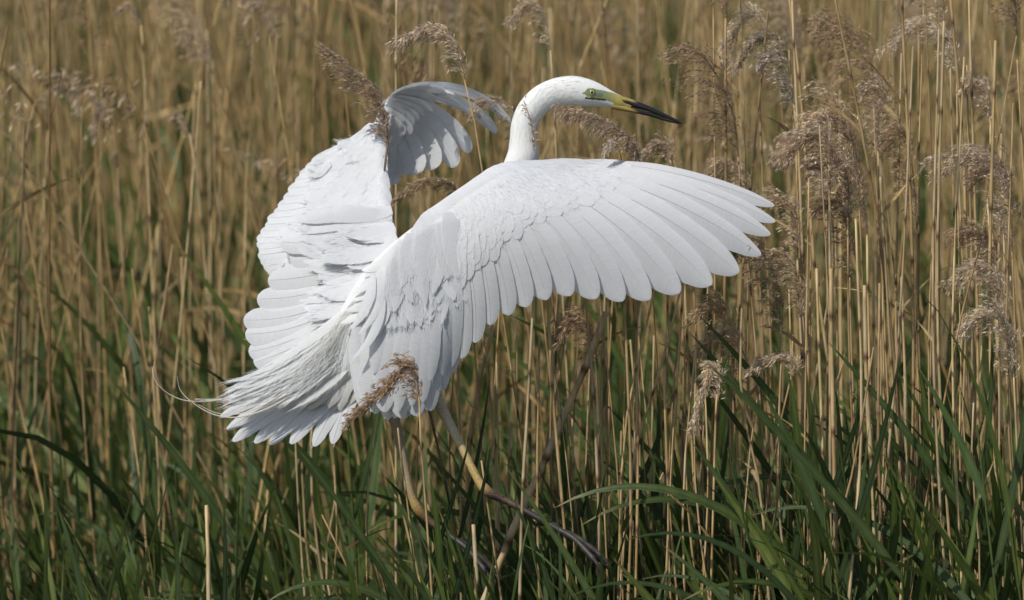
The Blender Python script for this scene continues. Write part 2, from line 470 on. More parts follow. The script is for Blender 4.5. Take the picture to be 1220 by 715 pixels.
# leading edge plumage of the hand (upper coverts showing along the top)
for k in range(30):
    f = k / 29
    x0 = 458 + 56 * f; y0 = 122 - 14 * math.sin(min(1, f * 1.2) * 1.5)
    pxfeather(mb, (x0, y0 + J(1) + 2, 0.200), (x0 + 26 - 8 * (1 - f), y0 + 2 * f - 7 * (1 - f) + 2, 0.204), 4, bend=0.12, tilt=-0.3, Nh=(-0.2, -0.6, 0.8), tip_round=0.5)
for k in range(40):   # wrist, joining arm and hand
    f = random.random()
    x0 = 444 + 14 * f + J(3); y0 = 190 - 60 * f + J(3)
    pxfeather(mb, (x0, y0, 0.205), (x0 + 7 + J(3), y0 - 10 + J(2), 0.195), 7, bend=J(0.1), tilt=J(0.2), Nh=(-0.1, -0.9, 0.35), tip_round=0.5)
for k in range(40):   # sleek feathers along the forearm's edge
    f = k / 39
    x0 = 455 + 10 * f; y0 = 172 + 116 * f
    pxfeather(mb, (x0, y0, 0.175 - 0.14 * f ** 0.9), (x0 - 5 + J(1), y0 - 26 + J(3), 0.180 - 0.14 * max(f - 0.12, 0) ** 0.9), 6, bend=J(0.05), tilt=J(0.05), Nh=(0.1, -0.9, 0.3), tip_round=0.5, fringe=10)
for k in range(46):   # ruffled back edge running from the wrist down the upper arm
    f = k / 45
    x0 = 438 - 56 * f + J(3); y0 = 152 + 42 * f + J(3)
    pxfeather(mb, (x0 + 10, y0 + 4, 0.205), (x0 - 15 + J(5), y0 + 14 + J(5), 0.22), 9, bend=0.1 + J(0.05), tilt=J(0.04), Nh=(-0.35, -0.8, 0.5), tip_round=0.45, curl=-0.004, fringe=36, flen=1.5)
o = mb.build('wing', M_FEATHER, egret, origin=EG0); o['label'] = 'raised wing folded over at the wrist'

# ---- tertials and tail
mb = MB()
# broad feathers fanning left from the back, lower ones on top in depth order
fan = [((462, 288), (334, 288), 13, 0.02, 0.064), ((455, 292), (345, 306), 15, 0.03, 0.062), ((458, 300), (319, 334), 16, 0.05, 0.058), ((455, 306), (306, 356), 16, 0.09, 0.052),
       ((452, 312), (290, 381), 17, 0.12, 0.044), ((450, 320), (292, 398), 17, 0.12, 0.037), ((448, 328), (296, 419), 17, 0.10, 0.030), ((445, 336), (302, 432), 16, 0.08, 0.024)]
for (b_, t_, w, bd, d) in fan:
    pxfeather(mb, (*b_, d), (*t_, d + 0.03), w, bend=bd, tilt=-0.16, nu=8, n=24, point=0.0, tip_round=0.13, rachis=True, camber=0.15, Nh=(-0.25, -0.8, 0.5), bow=0.02, fringe=10)
for k in range(26):
    f = k / 25
    pxfeather(mb, (469 + J(3), 268 + 26 * f, 0.046 - 0.022 * f), (398 + J(22), 282 + 32 * f + J(6), 0.046 - 0.020 * f), 11, bend=0.05 + J(0.05), tilt=J(0.04), Nh=(-0.25, -0.85, 0.4), point=0.45, n=14, bow=0.02, fringe=50, flen=1.8, curl=-0.005, camber=0.06)
for k in range(44):   # long coverts closing the gap between wing and back
    f = random.random()
    pxfeather(mb, (464 + J(4), 250 + 46 * f, 0.058 - 0.012 * f), (378 + J(26), 262 + 44 * f + J(8), 0.066 - 0.016 * f), 12, bend=J(0.06), tilt=J(0.05), Nh=(-0.25, -0.85, 0.4), point=0.3, n=14, bow=0.02, camber=0.06, fringe=50, flen=1.6)
for k in range(44):
    f = k / 43
    bx, by = 472 - 18 * f, 286 + 48 * f
    ln = random.uniform(0.35, 0.72)
    tx = bx + (315 - bx) * ln; ty = by + (310 + 105 * f - by) * ln
    pxfeather(mb, (bx, by, 0.045 - 0.045 * f), (tx + J(6), ty + J(6), 0.050 - 0.045 * f), 10 + J(2), bend=0.08 + J(0.05), tilt=J(0.03), Nh=(-0.3, -0.8, 0.5), point=0.45, n=14, bow=0.03, curl=-0.003, camber=0.06, fringe=50, flen=1.8)
o = mb.build('tertials', M_FEATHER, egret, origin=EG0)

mb = MB()
tails = [((405, 440), (262, 497), 9), ((405, 442), (270, 512), 10), ((408, 444), (277, 526), 11), ((411, 446), (303, 528), 11), ((414, 448), (321, 530), 11), ((418, 450), (346, 529), 11),
         ((422, 450), (374, 532), 11), ((426, 450), (396, 529), 10), ((429, 448), (411, 503), 9)]
for i, (b_, t_, w) in enumerate(tails):
    pxfeather(mb, (*b_, 0.01 - 0.002 * i), (*t_, 0.02 - 0.005 * i), w, bend=-0.03, tilt=0.16, nu=6, n=18, point=0.38, tip_round=0.2, rachis=True, Nh=(-0.15, -0.95, 0.2))
for k in range(40):
    f = random.random()
    bx, by = 398 + 34 * f, 425 + 8 * f + J(12)
    tx, ty = 340 + 72 * f + J(8), 478 + 6 * f + J(8)
    pxfeather(mb, (bx, by, -0.012), (tx, ty, -0.012 + J(0.004)), 9, bend=J(0.06), tilt=J(0.15), point=0.5, tint=(0.99, 0.98, 0.93), bow=0.1)
o = mb.build('tail', M_FEATHER, egret, origin=EG0)

# ---- aigrette plumes trailing from the back
mb = MB()


def strand(mb, pts, r0, r1, n=22, tint=(1, 1, 1), sides=3):
    q = spline([P(*p) for p in pts], n)
    mb.grid(tube_grid(q, np.linspace(r0, r1, n), sides), np.broadcast_to(np.array(tint, float), (n, 3)), np.zeros((n, sides, 3)) + random.random() * 9, closed=True)
    return q


for k in range(26):
    f = random.random()
    b_ = (472 - 26 * f + J(8), 300 + 50 * f + J(8), -0.028 - 0.01 * f)
    L_ = random.random() ** 0.6
    full = np.array([246 + 70 * f * random.random() + J(4), 474 + 26 * f * random.random() + J(5), -0.02 + J(0.02)])
    mid1 = (440 - 30 * f + J(8), 345 + 40 * f + J(10), -0.040 + J(0.006)); mid2 = (345 + J(14) + 22 * f, 436 + 22 * f + J(12), -0.034 + J(0.01))
    pts = spline(np.array([b_, mid1, mid2, full]), 30)
    cut = int(14 + 16 * L_)
    q = strand(mb, pts[:cut:3] if cut > 9 else pts[:9:2], 0.00075, 0.00018, 26, (1, 1, 0.985))
    # loose barbs
    T_ = nrm(np.gradient(q, axis=0))
    vs_, fs_ = [], []
    for j in range(9, 26):
        for rep in range(1):
            dirv = nrm(T_[j] * 1.0 + np.array([J(0.45), J(0.3), J(0.45) - 0.12])); ln = random.uniform(0.012, 0.035)
            p0 = q[j]; p1 = p0 + dirv * ln * 0.5 + np.array([0, 0, J(0.002)]); p2 = p0 + dirv * ln + np.array([J(0.003), 0, -0.003])
            sd = np.cross(dirv, FWD); sd = sd / np.linalg.norm(sd) * 0.00022
            i0 = len(vs_)
            vs_ += [p0 - sd, p0 + sd, p1 + sd, p1 - sd, p2 + sd * 0.3, p2 - sd * 0.3]
            fs_ += [(i0, i0 + 1, i0 + 2, i0 + 3), (i0 + 3, i0 + 2, i0 + 4, i0 + 5)]
    mb.raw(vs_, fs_, (1, 0.995, 0.97))
for k in range(22):     # mantle feathers over the shoulder
    f = k / 21
    pxfeather(mb, (484 - 14 * f + J(5), 284 + 50 * f + J(5), -0.066 - 0.004 * f), (438 - 26 * f + J(8), 330 + 62 * f + J(8), -0.052), 10, bend=0.06 + J(0.06), point=0.6, n=14, Nh=(-0.4, -0.8, 0.5), tilt=J(0.1), fringe=24)
for k in range(90):     # soft vanes under the strands
    f = random.random()
    pxfeather(mb, (468 - 30 * f + J(5), 312 + 44 * f, -0.018), (268 + 90 * random.random() ** 1.3, 458 + 24 * f + J(12), -0.026 + J(0.008)), 6.5, bend=0.09 + J(0.06), point=0.85, tip_round=0.2, n=22, Nh=(-0.3, -0.85, 0.4), tilt=J(0.06), camber=0.06, fringe=70, flen=2.6)
for k in range(9):      # ribbons that gather and curl at the end
    strand(mb, [(330 + J(12), 455 + J(4), -0.02), (290, 472 + J(3), -0.02), (255, 477 + J(2), -0.02), (232, 476 + J(2), -0.025)], 0.0009, 0.0003, 20, (1, 0.97, 0.9))
strand(mb, [(300, 468, -0.02), (258, 477, -0.02), (226, 478, -0.025), (204, 471, -0.03), (188, 458, -0.035), (182, 444, -0.035), (184, 432, -0.03)], 0.0015, 0.0003, 40, (0.98, 0.9, 0.78), 5)
strand(mb, [(350, 470, -0.03), (318, 487, -0.035), (285, 497, -0.035), (255, 494, -0.03), (230, 480, -0.025), (215, 465, -0.02), (211, 448, -0.02)], 0.0018, 0.0003, 40, (0.98, 0.93, 0.82), 5)
strand(mb, [(345, 462, -0.03), (315, 482, -0.035), (285, 493, -0.035), (258, 492, -0.03), (236, 482, -0.025)], 0.0012, 0.0004, 30, (1, 0.95, 0.86), 5)
mb.build('aigrettes', M_PLUMAGE, egret, origin=EG0)

# ---- body: torso, neck and head as one lofted skin, legs grown from the same mesh
mb = MB()
CH = 0.0
sec = [  # x, y, d, half height in picture, half depth
    (396, 462, -0.005, 4, 4), (402, 450, -0.004, 20, 14), (420, 425, 0.0, 34, 24), (445, 392, 0.0, 46, 36), (478, 352, 0.0, 52, 44), (512, 318, 0.0, 50, 44), (545, 288, 0.005, 44, 38), (574, 260, 0.01, 32, 30),
    (597, 236, 0.012, 24, 22), (613, 212, 0.012, 20, 18), (622.5, 188, 0.01, 19, 16.5), (623.5, 168, 0.01, 16.4, 14.5), (624.5, 150, 0.01, 15.6, 13.6), (631.5, 133, 0.01, 16.2, 13.2), (645, 119, 0.01, 16.8, 12.8),
    (662, 110.5, 0.01, 17, 13), (680, 108.3, 0.01, 17.8, 13.6), (695, 110, 0.01, 17.2, 13), (708, 112.6, 0.01, 14.8, 11.5), (720, 116.3, 0.01, 11.8, 8.6), (730, 119.6, 0.01, 9.4, 6.6), (739, 122.4, 0.01, 8.2, 5.4), (744, 124, 0.01, 6.5, 4.2)]
sec = spline(np.array(sec, float), 520)
path = np.array([P(*s[:3]) for s in sec])
g = tube_grid(path, sec[:, 3] * S, 128, sec[:, 4] * S)
n_, m_ = g.shape[:2]
head_g = g
colr = np.tile(np.array([0.82, 0.81, 0.765]), (n_, m_, 1))
for i in range(n_):
    x, y = sec[i, 0], sec[i, 1]
    if x < 600 and y > 200:
        colr[i] = (0.78, 0.78, 0.76)
    for j in range(m_):
        px, py, dd = to_px(g[i, j])
        if px > 694 and y < 160:
            # lores: green skin from the eye to the bill, narrow streak behind
            top = np.interp(px, [696, 700, 706, 712, 720, 730, 740], [110, 105.5, 104.8, 106.6, 108.0, 110.5, 114])
            bot = np.interp(px, [696, 700, 706, 712, 720, 730, 740], [112, 115.5, 116.6, 117.2, 118.8, 122.5, 127])
            if top < py < bot:
                gr = np.array([0.27, 0.29, 0.14]); ye = np.array([0.40, 0.33, 0.10])
                f = np.clip((px - 722) / 14, 0, 1)
                c = gr * (1 - f) + ye * f
                if ((px - 714) / 4.5) ** 2 + ((py - 113.2) / 2.8) ** 2 < 1:
                    c = np.array([0.17, 0.22, 0.20])
                if py > bot - 1.6:
                    c = c * 0.5 + np.array([0.35, 0.32, 0.08]) * 0.5
                colr[i, j] = c
            elif px > 731 + max(0, (py - 124)) * 0.2 and py > bot - 1:
                colr[i, j] = (0.50, 0.37, 0.06)
            if 697 < px < 722 and abs(py - np.interp(px, [697, 722], [116.6, 119.3])) < 1.15:
                colr[i, j] = (0.07, 0.07, 0.05)
mb.grid(g, colr, closed=True, mat=0)


# short fine feathers lying along the neck and crown
hv, hf = [], []
for q_ in range(3000):
    i = random.randint(150, 480); j = random.randrange(128)
    p0 = head_g[i, j]; x_, y_, _ = to_px(p0)
    if (x_ > 690 and y_ > 100) or x_ > 718:
        continue
    tg = nrm(path[i - 2] - path[i + 2]); ou = nrm(p0 - path[i])
    dr = nrm(tg + ou * random.uniform(0.0, 0.10) + np.array([J(0.15), J(0.15), J(0.15)]))
    l_ = random.uniform(0.005, 0.012); sd_ = nrm(np.cross(dr, ou)) * 0.0005
    hv += [p0 - sd_, p0 + sd_, p0 + dr * l_ + sd_ * 0.15, p0 + dr * l_ - sd_ * 0.15]; hf.append([len(hv) - 4, len(hv) - 3, len(hv) - 2, len(hv) - 1])
mb.raw(hv, hf, (0.84, 0.83, 0.79))


def leg(pts_px, radii, cols, toes_dir):
    q = spline(np.array([P(*p) for p in pts_px]), 60)
    r = spline(np.array(radii, float)[:, None], 60)[:, 0] * S * 0.98
    c = spline(np.array(cols, float), 60)
    sc = 1 + 0.05 * np.sin(np.arange(60) * 2.6)
    mb.grid(tube_grid(q, r * sc, 12), np.clip(c, 0.01, 1), closed=True, mat=1)
    e = q[-1]; dirv = nrm(q[-1] - q[-4])
    for az in toes_dir:
        s1 = nrm(dirv * math.cos(az) + np.array([0, math.sin(az) * 0.8, -0.25 * abs(math.sin(az))]))
        L = 0.085 if abs(az) < 1.4 else 0.05
        pt = [e - dirv * 0.006, e + s1 * L * 0.35 + UP * 0.004, e + s1 * L * 0.7, e + s1 * L - UP * 0.006, e + s1 * L * 1.15 - UP * 0.014]
        qq = spline(pt, 22)
        kn = 1 + 0.25 * np.cos(np.linspace(0, 6 * math.pi, 22)) ** 4
        mb.grid(tube_grid(qq, np.array([3.2] * 15 + [2.6, 2.2, 1.8, 1.4, 1, 0.6, 0.2]) * S * kn, 10), np.tile([[0.05, 0.045, 0.04]], (22, 1)), closed=True, mat=1)


yel = (0.62, 0.48, 0.22); pal = (0.64, 0.54, 0.38); brn = (0.13, 0.085, 0.05); drk = (0.05, 0.04, 0.035)
leg([(488, 400, 0.0), (505, 440, -0.01), (521, 476, -0.02), (538, 510, -0.03), (554, 541, -0.035), (569, 571, -0.04), (577, 582, -0.042), (586, 589, -0.045), (603, 597, -0.05), (628, 610, -0.06), (669, 633, -0.08)],
    [16, 11, 7.5, 5.8, 5.0, 5.0, 6.4, 5.6, 4.2, 3.9, 3.7], [(.8, .78, .7), (.75, .7, .55), pal, pal, yel, (0.58, 0.42, 0.16), (0.45, 0.30, 0.12), brn, brn, drk, drk], [-0.5, 0.0, 0.5, 2.8])
leg([(445, 420, 0.05), (458, 465, 0.055), (470, 500, 0.06), (479, 540, 0.06), (487, 577, 0.06), (492, 595, 0.06), (498, 607, 0.06), (508, 618, 0.06), (524, 630, 0.055), (541, 642, 0.05)],
    [15, 10, 6.8, 5.5, 4.9, 5.2, 6.4, 5.0, 4.0, 3.8], [(.8, .78, .7), (.7, .66, .5), (0.45, 0.37, 0.26), (0.42, 0.34, 0.23), (0.45, 0.35, 0.2), (0.46, 0.33, 0.14), (0.36, 0.24, 0.09), brn, brn, drk], [-0.5, 0.0, 0.5, 2.8])
# wing arms inside the plumage
for arm in ([(515, 310, -0.03), (510, 292, -0.05), (540, 252, -0.085), (590, 222, -0.10), (640, 205, -0.075), (690, 200, -0.05)], [(472, 320, 0.05), (460, 288, 0.075), (454, 250, 0.107), (451, 210, 0.155), (448, 165, 0.222), (455, 137, 0.215), (468, 124, 0.215), (480, 122, 0.215)]):
    q = spline(np.array([P(*p) for p in arm]), 40)
    mb.grid(tube_grid(q, np.interp(np.linspace(0, 1, 40), [0, 0.3, 0.7, 1], [9, 6, 5, 2]) * S, 14), np.tile([[0.78, 0.78, 0.77]], (40, 1)), closed=True, mat=0)
mb.build('body', [M_BODY, M_SKIN], egret, origin=EG0)

# ---- bill: two mandibles with the gape between them
yb = np.array([0.40, 0.29, 0.08]); bk = np.array([0.022, 0.019, 0.018])


def mandible(rows, upper):
    m = MB()
    s = spline(np.array(rows, float), 70)      # x, ytop, ybottom, half depth
    ctr = np.array([P(r[0], (r[1] + r[2]) / 2, 0.01) for r in s])
    g = tube_grid(ctr, np.maximum((s[:, 2] - s[:, 1]) / 2, 0.15) * S, 20, np.maximum(s[:, 3], 0.15) * S)
    c = np.zeros((70, 20, 3))
    for i in range(70):
        for j in range(20):
            px, py, _ = to_px(g[i, j])
            if upper:
                e = np.clip((px - (739 + (2.0 if py < (s[i, 1] + s[i, 2]) / 2 else -10) + 12 * (py < s[i, 1] + 3.0))) / 7, 0, 1)
            else:
                e = np.clip((px - (746 + 1.6 * (py - s[i, 1]))) / 11, 0, 1)
            c[i, j] = yb * (1 - e) + bk * e
    m.grid(g, c, closed=True)
    return m.build('upper_mandible' if upper else 'lower_mandible', M_BILL, bill, origin=None)


billmb = MB()
q = spline(np.array([P(728, 120.5, 0.01), P(738, 122.8, 0.01), P(752, 126.5, 0.01)]), 14)
billmb.grid(tube_grid(q, np.linspace(7.4, 4.5, 14) * S, 20, np.linspace(5.8, 3.5, 14) * S), np.tile([yb * 0.95], (14, 1)), closed=True)
bill = billmb.build('bill', M_BILL, egret, origin=EG0)
for o in (mandible([(731, 111.2, 121.5, 5.6), (740, 114.4, 123.8, 5.0), (755, 119.4, 128.4, 4.3), (775, 127.2, 133.6, 3.6), (795, 136.8, 141.4, 2.6), (808, 143.6, 146.6, 1.3), (813, 147.2, 148.0, 0.3)], True),
          mandible([(729, 120.8, 130.2, 5.2), (740, 123.8, 132.0, 4.6), (755, 128.9, 134.6, 3.8), (775, 134.1, 139.0, 3.0), (795, 141.9, 145.0, 2.0), (806, 146.0, 147.4, 0.9), (810, 147.4, 147.9, 0.3)], False)):
    o.location = -Vector(EG0)

# ---- eyes
def disc_ball(m, c, r, col_of, flat=0.6):
    th = np.linspace(0, math.pi / 2, 12); ph = np.linspace(0, 2 * math.pi, 28, endpoint=False)
    g = np.zeros((12, 28, 3)); cc = np.zeros((12, 28, 3))
    for i, a_ in enumerate(th):
        rr = r * math.sin(a_)
        for j, p_ in enumerate(ph):
            g[i, j] = c + RIGHT * rr * math.cos(p_) + UP * rr * math.sin(p_) - FWD * sgn * r * flat * math.cos(a_)
            cc[i, j] = col_of(math.sin(a_))
    m.grid(g, cc, closed=True)


for sgn in (1, -1):
    m = MB()
    c0 = P(705.2, 110.2, 0.01 - sgn * 11.2 * S)
    disc_ball(m, c0, 5.0 * S, lambda s_: (0.22, 0.27, 0.10), 0.28)
    disc_ball(m, c0 - FWD * sgn * 0.0005, 3.7 * S, lambda s_: (0.03, 0.035, 0.02) if s_ > 0.74 else (0.50, 0.48, 0.25), 0.42)
    ob = m.build('eye', M_EYE, egret, origin=EG0)
    m = MB(); disc_ball(m, c0 - FWD * sgn * 0.0020, 1.7 * S, lambda s_: (0.006, 0.006, 0.006), 0.6)
    pu = m.build('pupil', M_EYE, ob); pu.location = -Vector(EG0)


# ================================================================== REEDS
STRAW = np.array([0.98, 0.92, 0.82]) * np.array([(0.52, 0.385, 0.195), (0.44, 0.315, 0.155), (0.58, 0.455, 0.26), (0.36, 0.25, 0.125), (0.48, 0.385, 0.225), (0.60, 0.46, 0.235)])
NODE = np.array([0.13, 0.075, 0.04])


def stem(mb, path, r0, r1, base=None, sides=7, nodes=True, cap=True):
    """path from ground to top; dark swollen nodes and papery sheaths along it."""
    path = np.asarray(path, float)
    seg = np.linalg.norm(np.diff(path, axis=0), axis=1); cum = np.concatenate([[0], np.cumsum(seg)]); L = cum[-1]
    base = STRAW[random.randrange(len(STRAW))] * random.uniform(0.85, 1.12) if base is None else base
    if not nodes:
        n = 9
        s = np.linspace(0, L, n); c = np.tile(base, (n, 1)); r = np.linspace(r0, r1, n)
    else:
        s, c, r = [0.0], [base * 0.75], [r0]
        x = random.uniform(0.05, 0.15)
        sheath = random.random() < 0.7
        while x < L - 0.03:
            gap = random.uniform(0.13, 0.21)
            rr = r0 + (r1 - r0) * x / L
            sc = np.clip(base * np.array([1.08, 1.12, 1.25]) * random.uniform(0.8, 1.05), 0, 1)
            for ds, k, cc in ((-0.012, 1.0, base * 0.85), (-0.003, 1.05, NODE * 1.6), (0.0, 1.28, NODE), (0.004, 1.22 if sheath else 1.05, NODE * 1.8), (0.012, 1.17 if sheath else 1.0, sc if sheath else base),
                              (gap * 0.55, 1.12 if sheath else 1.0, sc if sheath else base), (gap * 0.57, 1.0, base * 1.05)):
                if 0 < x + ds < L:
                    s.append(x + ds); c.append(cc); r.append(rr * k)
            x += gap
        s.append(L); c.append(base); r.append(r1)
        o_ = np.argsort(s); s = np.array(s)[o_]; c = np.array(c)[o_]; r = np.array(r)[o_]
    if cap:
        s = np.append(s, L + 0.0005); c = np.vstack([c, base * 0.5]); r = np.append(r, 0.0001)
    p = np.stack([np.interp(s, cum, path[:, k]) for k in range(3)], -1)
    if cap:
        p[-1] += nrm(path[-1] - path[-2]) * 0.0006
    mb.grid(tube_grid(p, r, sides), np.clip(c, 0, 1), closed=True)
    return base


def blade(mb, p0, d0, L, w, droop, col, n=12, twist=0.0, sidev=None, mat=0, wave=0.0):
    """a long grass-like leaf: V-shaped ribbon with thickness left to the eye's edge highlight."""
    q = [np.array(p0, float)]; dv = nrm(d0); st = L / (n - 1)
    for i in range(n - 1):
        dv = nrm(dv + np.array([0, 0, -1.0]) * droop * (0.3 + i / n) / n * 2 + np.array([WIND * 0.25 / n, 0, 0]))
        q.append(q[-1] + dv * st)
    q = np.array(q); T = nrm(np.gradient(q, axis=0))
    sv = np.array([0, 1.0, 0]) if sidev is None else sidev
    Sd = nrm(np.cross(T, sv)); Nn = nrm(np.cross(Sd, T))
    t = np.linspace(0, 1, n)
    ang = twist * t
    Sd2 = Sd * np.cos(ang)[:, None] + Nn * np.sin(ang)[:, None]; N2 = nrm(np.cross(Sd2, T))
    wd = w * np.minimum(1, 0.45 + t * 3.2) * (1 - t ** 2.2) ** 0.8 + 0.0002
    wv = 1 + wave * np.sin(t * 20)
    g = np.stack([q - Sd2 * (wd * wv)[:, None], q - Sd2 * (wd * 0.5)[:, None] + N2 * (wd * 0.12)[:, None], q + N2 * (-wd * 0.12)[:, None], q + Sd2 * (wd * 0.5)[:, None] + N2 * (wd * 0.12)[:, None], q + Sd2 * (wd * wv)[:, None]], 1)
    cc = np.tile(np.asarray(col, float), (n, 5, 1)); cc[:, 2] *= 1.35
    if mat == 0 and col[1] > col[0] * 1.1:      # yellowing tips
        k_ = np.clip((t - random.uniform(0.8, 1.0)) / 0.12, 0, 1)[:, None, None]
        cc = cc * (1 - k_) + np.array([0.30, 0.25, 0.10]) * k_
    mb.grid(g, np.clip(cc, 0, 1), mat=mat)
    return q


WIND = -1.0
PLC = np.array([(0.40, 0.30, 0.20), (0.34, 0.24, 0.15), (0.46, 0.355, 0.24), (0.30, 0.20, 0.12), (0.42, 0.32, 0.215)])


def plume(mb, axis, nbr=64, blen=(0.04, 0.115), dense=1.0, col=None, spread=0.5, fall=(WIND * 0.5, 0.0, -0.9), fine=True, seedw=0.00125):
    """feathery reed head: rachis, drooping branches, thousands of tiny spikelets."""
    axis = np.asarray(axis, float); ax = spline(axis, 40)
    col = PLC[random.randrange(len(PLC))] * random.uniform(0.9, 1.1) if col is None else np.asarray(col, float)
    col = np.clip((col * 0.8 + col.mean() * 0.2) * np.array([1.62, 1.56, 1.42]), 0, 0.88)
    T = nrm(np.gradient(ax, axis=0)); L = np.linalg.norm(np.diff(ax, axis=0), axis=1).sum()
    mb.grid(tube_grid(ax, np.linspace(0.0012, 0.0004, 40), 4), np.tile(col * 0.8, (40, 1)), closed=True)
    fall = np.array(fall, float)
    V, F, C = [], [], []
    nv = 0
    for b in range(nbr):
        f = (b + random.random()) / nbr
        i = min(int(f * 39), 38)
        ang = random.uniform(0, 2 * math.pi)
        A = nrm(np.cross(T[i], [0.3, 1, 0.1])); B = np.cross(T[i], A)
        out_ = A * math.cos(ang) + B * math.sin(ang) * 0.8
        d = nrm(T[i] * 1.0 + out_ * spread * random.uniform(0.5, 1.2))
        bl = (blen[0] + (blen[1] - blen[0]) * math.sin(math.pi * min(1, 0.15 + 0.75 * (1 - f))) * random.uniform(0.6, 1.1)) * L / 0.26
        ns = 8
        q = [ax[i].copy()]
        for k in range(ns):
            d = nrm(d + fall * 0.24 * (0.4 + k / ns) + np.array([J(0.08), J(0.08), J(0.08)]))
            q.append(q[-1] + d * bl / ns)
        q = np.array(q)
        # branch thread
        sd = nrm(np.cross(q[-1] - q[0], FWD)) * 0.0003
        vs_ = np.concatenate([q - sd, q + sd]); m = len(q)
        fs_ = [(k, k + 1, m + k + 1, m + k) for k in range(m - 1)]
        V.append(vs_); F.append(np.array(fs_) + nv); C.append(np.tile(col * 0.8, (len(vs_), 1))); nv += len(vs_)
        cnt = int(bl / 0.0030 * dense)
        tt = np.random.default_rng(b * 7 + int(abs(axis[0, 0]) * 1e4)).random(cnt) ** 0.8
        R = np.random.default_rng(b * 13 + 5 + int(abs(axis[0, 1]) * 1e4))
        idx = np.minimum((tt * ns).astype(int), ns - 1); fr = (tt * ns - idx)[:, None]
        p0 = q[idx] * (1 - fr) + q[idx + 1] * fr
        dv = nrm(nrm(q[idx + 1] - q[idx]) + R.normal(0, 0.38, (cnt, 3)) + fall * 0.25)
        p0 = p0 + R.normal(0, 0.0022, (cnt, 3))
        ln = R.uniform(0.006, 0.012, (cnt, 1)); w = R.uniform(0.6, 1.25, (cnt, 1)) * seedw
        s1 = nrm(np.cross(dv, R.normal(0, 1, (cnt, 3))))
        pm = p0 + dv * ln * 0.42
        vv = np.stack([p0, pm + s1 * w, p0 + dv * ln, pm - s1 * w], 1).reshape(-1, 3)
        ff = np.arange(cnt * 4).reshape(-1, 4) + nv
        cv = np.clip(col * R.uniform(0.55, 1.35, (cnt, 1)), 0, 1)
        V.append(vv); F.append(ff); C.append(np.repeat(cv, 4, 0)); nv += cnt * 4
        if fine:     # silky hairs
            ch = cnt // 2
            h0 = p0[:ch]; hd = nrm(dv[:ch] + R.normal(0, 0.5, (ch, 3))); hl = R.uniform(0.008, 0.018, (ch, 1))
            s2 = nrm(np.cross(hd, R.normal(0, 1, (ch, 3)))) * 0.00016
            vv = np.stack([h0 - s2, h0 + s2, h0 + hd * hl + s2 * 0.3, h0 + hd * hl - s2 * 0.3], 1).reshape(-1, 3)
            V.append(vv); F.append(np.arange(ch * 4).reshape(-1, 4) + nv); C.append(np.repeat(np.clip(cv[:ch] * 1.5 + 0.08, 0, 1), 4, 0)); nv += ch * 4
    mb.raw(np.concatenate(V), np.concatenate(F), np.concatenate(C))


# --- a library of shared plume shapes (local origin at the plume's foot, pointing up, heads nodding downwind)
PLUMES = []


def make_plume_library():
    for k in range(12):
        L = random.uniform(0.17, 0.30); nod = random.uniform(0.3, 1.25)
        pts = [np.zeros(3)]; ang = random.uniform(0, 0.15)
        for i in range(5):
            ang += nod / 5 * (0.6 + 0.25 * i)
            pts.append(pts[-1] + np.array([-math.sin(ang), J(0.15), math.cos(ang)]) * L / 5)
        m = MB(); plume(m, pts, nbr=random.randint(46, 74), spread=random.uniform(0.25, 0.6), dense=random.uniform(0.7, 1.1))
        o = m.build('plume', M_PLUME); PLUMES.append(o.data); bpy.data.objects.remove(o)


make_plume_library()

N_DRY = [0]


def to_ground(pts):
    """carry a stem path (top first or bottom first, in world) down to z=0"""
    pts = [np.asarray(p, float) for p in pts]
    if pts[0][2] > pts[-1][2]:
        pts = pts[::-1]
    lo = pts[0]; sl = (pts[1] - pts[0]) / max(pts[1][2] - pts[0][2], 0.05)
    sl = np.clip(sl, -0.35, 0.35)
    dz = lo[2] + 0.02
    return [lo - sl * dz * 0.75 - np.array([0, 0, dz]) * 1.0 + np.array([sl[0], sl[1], 0]) * 0.0, lo - np.array([sl[0], sl[1], 1]) * dz * 0.45] + pts


def reed(top_pts, label, group=None, r=0.0034, taper=0.62, plume_axis=None, plume_data=None, plume_scale=1.0, rotz=0.0, leaves=0, col=None, plume_kw=None):
    pts = to_ground(top_pts)
    path = spline(np.array(pts), 40)
    base = path[0].copy(); base[2] = 0
    root = bpy.data.objects.new('dry_reed', None); COL.objects.link(root); root.location = base
    root['label'] = label; root['category'] = 'reed'
    if group:
        root['group'] = group
    m = MB(); bc = stem(m, path, r, r * taper, col)
    m.build('stem', M_STRAW, root, origin=base)
    if plume_axis is not None:
        m = MB(); plume(m, plume_axis, **(plume_kw or {})); m.build('plume', M_PLUME, root, origin=base)
    elif plume_data is not None:
        o = bpy.data.objects.new('plume', plume_data); COL.objects.link(o); o.parent = root
        o.location = path[-1] - base; o.rotation_euler = (J(0.15), J(0.15), rotz); o.scale = (plume_scale,) * 3
    if leaves:
        m = MB()
        for k in range(leaves):
            i = random.randint(14, 36)
            sx = random.choice((-1, -1, 1))
            d0 = np.array([sx * random.uniform(0.2, 0.9), J(0.5), random.uniform(0.5, 1.1)])
            blade(m, path[i], d0, random.uniform(0.06, 0.18), random.uniform(0.0018, 0.004), random.uniform(0.1, 0.9), bc * random.uniform(0.75, 1.1), n=12, twist=J(4), wave=0.2)
        m.build('dry_leaf', M_DRYLEAF, root, origin=base)
    N_DRY[0] += 1
    return root


# ---- reeds the photograph shows singly ---------------------------------------------------------
def px_pts(l, d):
    return [P(*(q if len(q) == 3 else (*q, d))) for q in l]


H = []
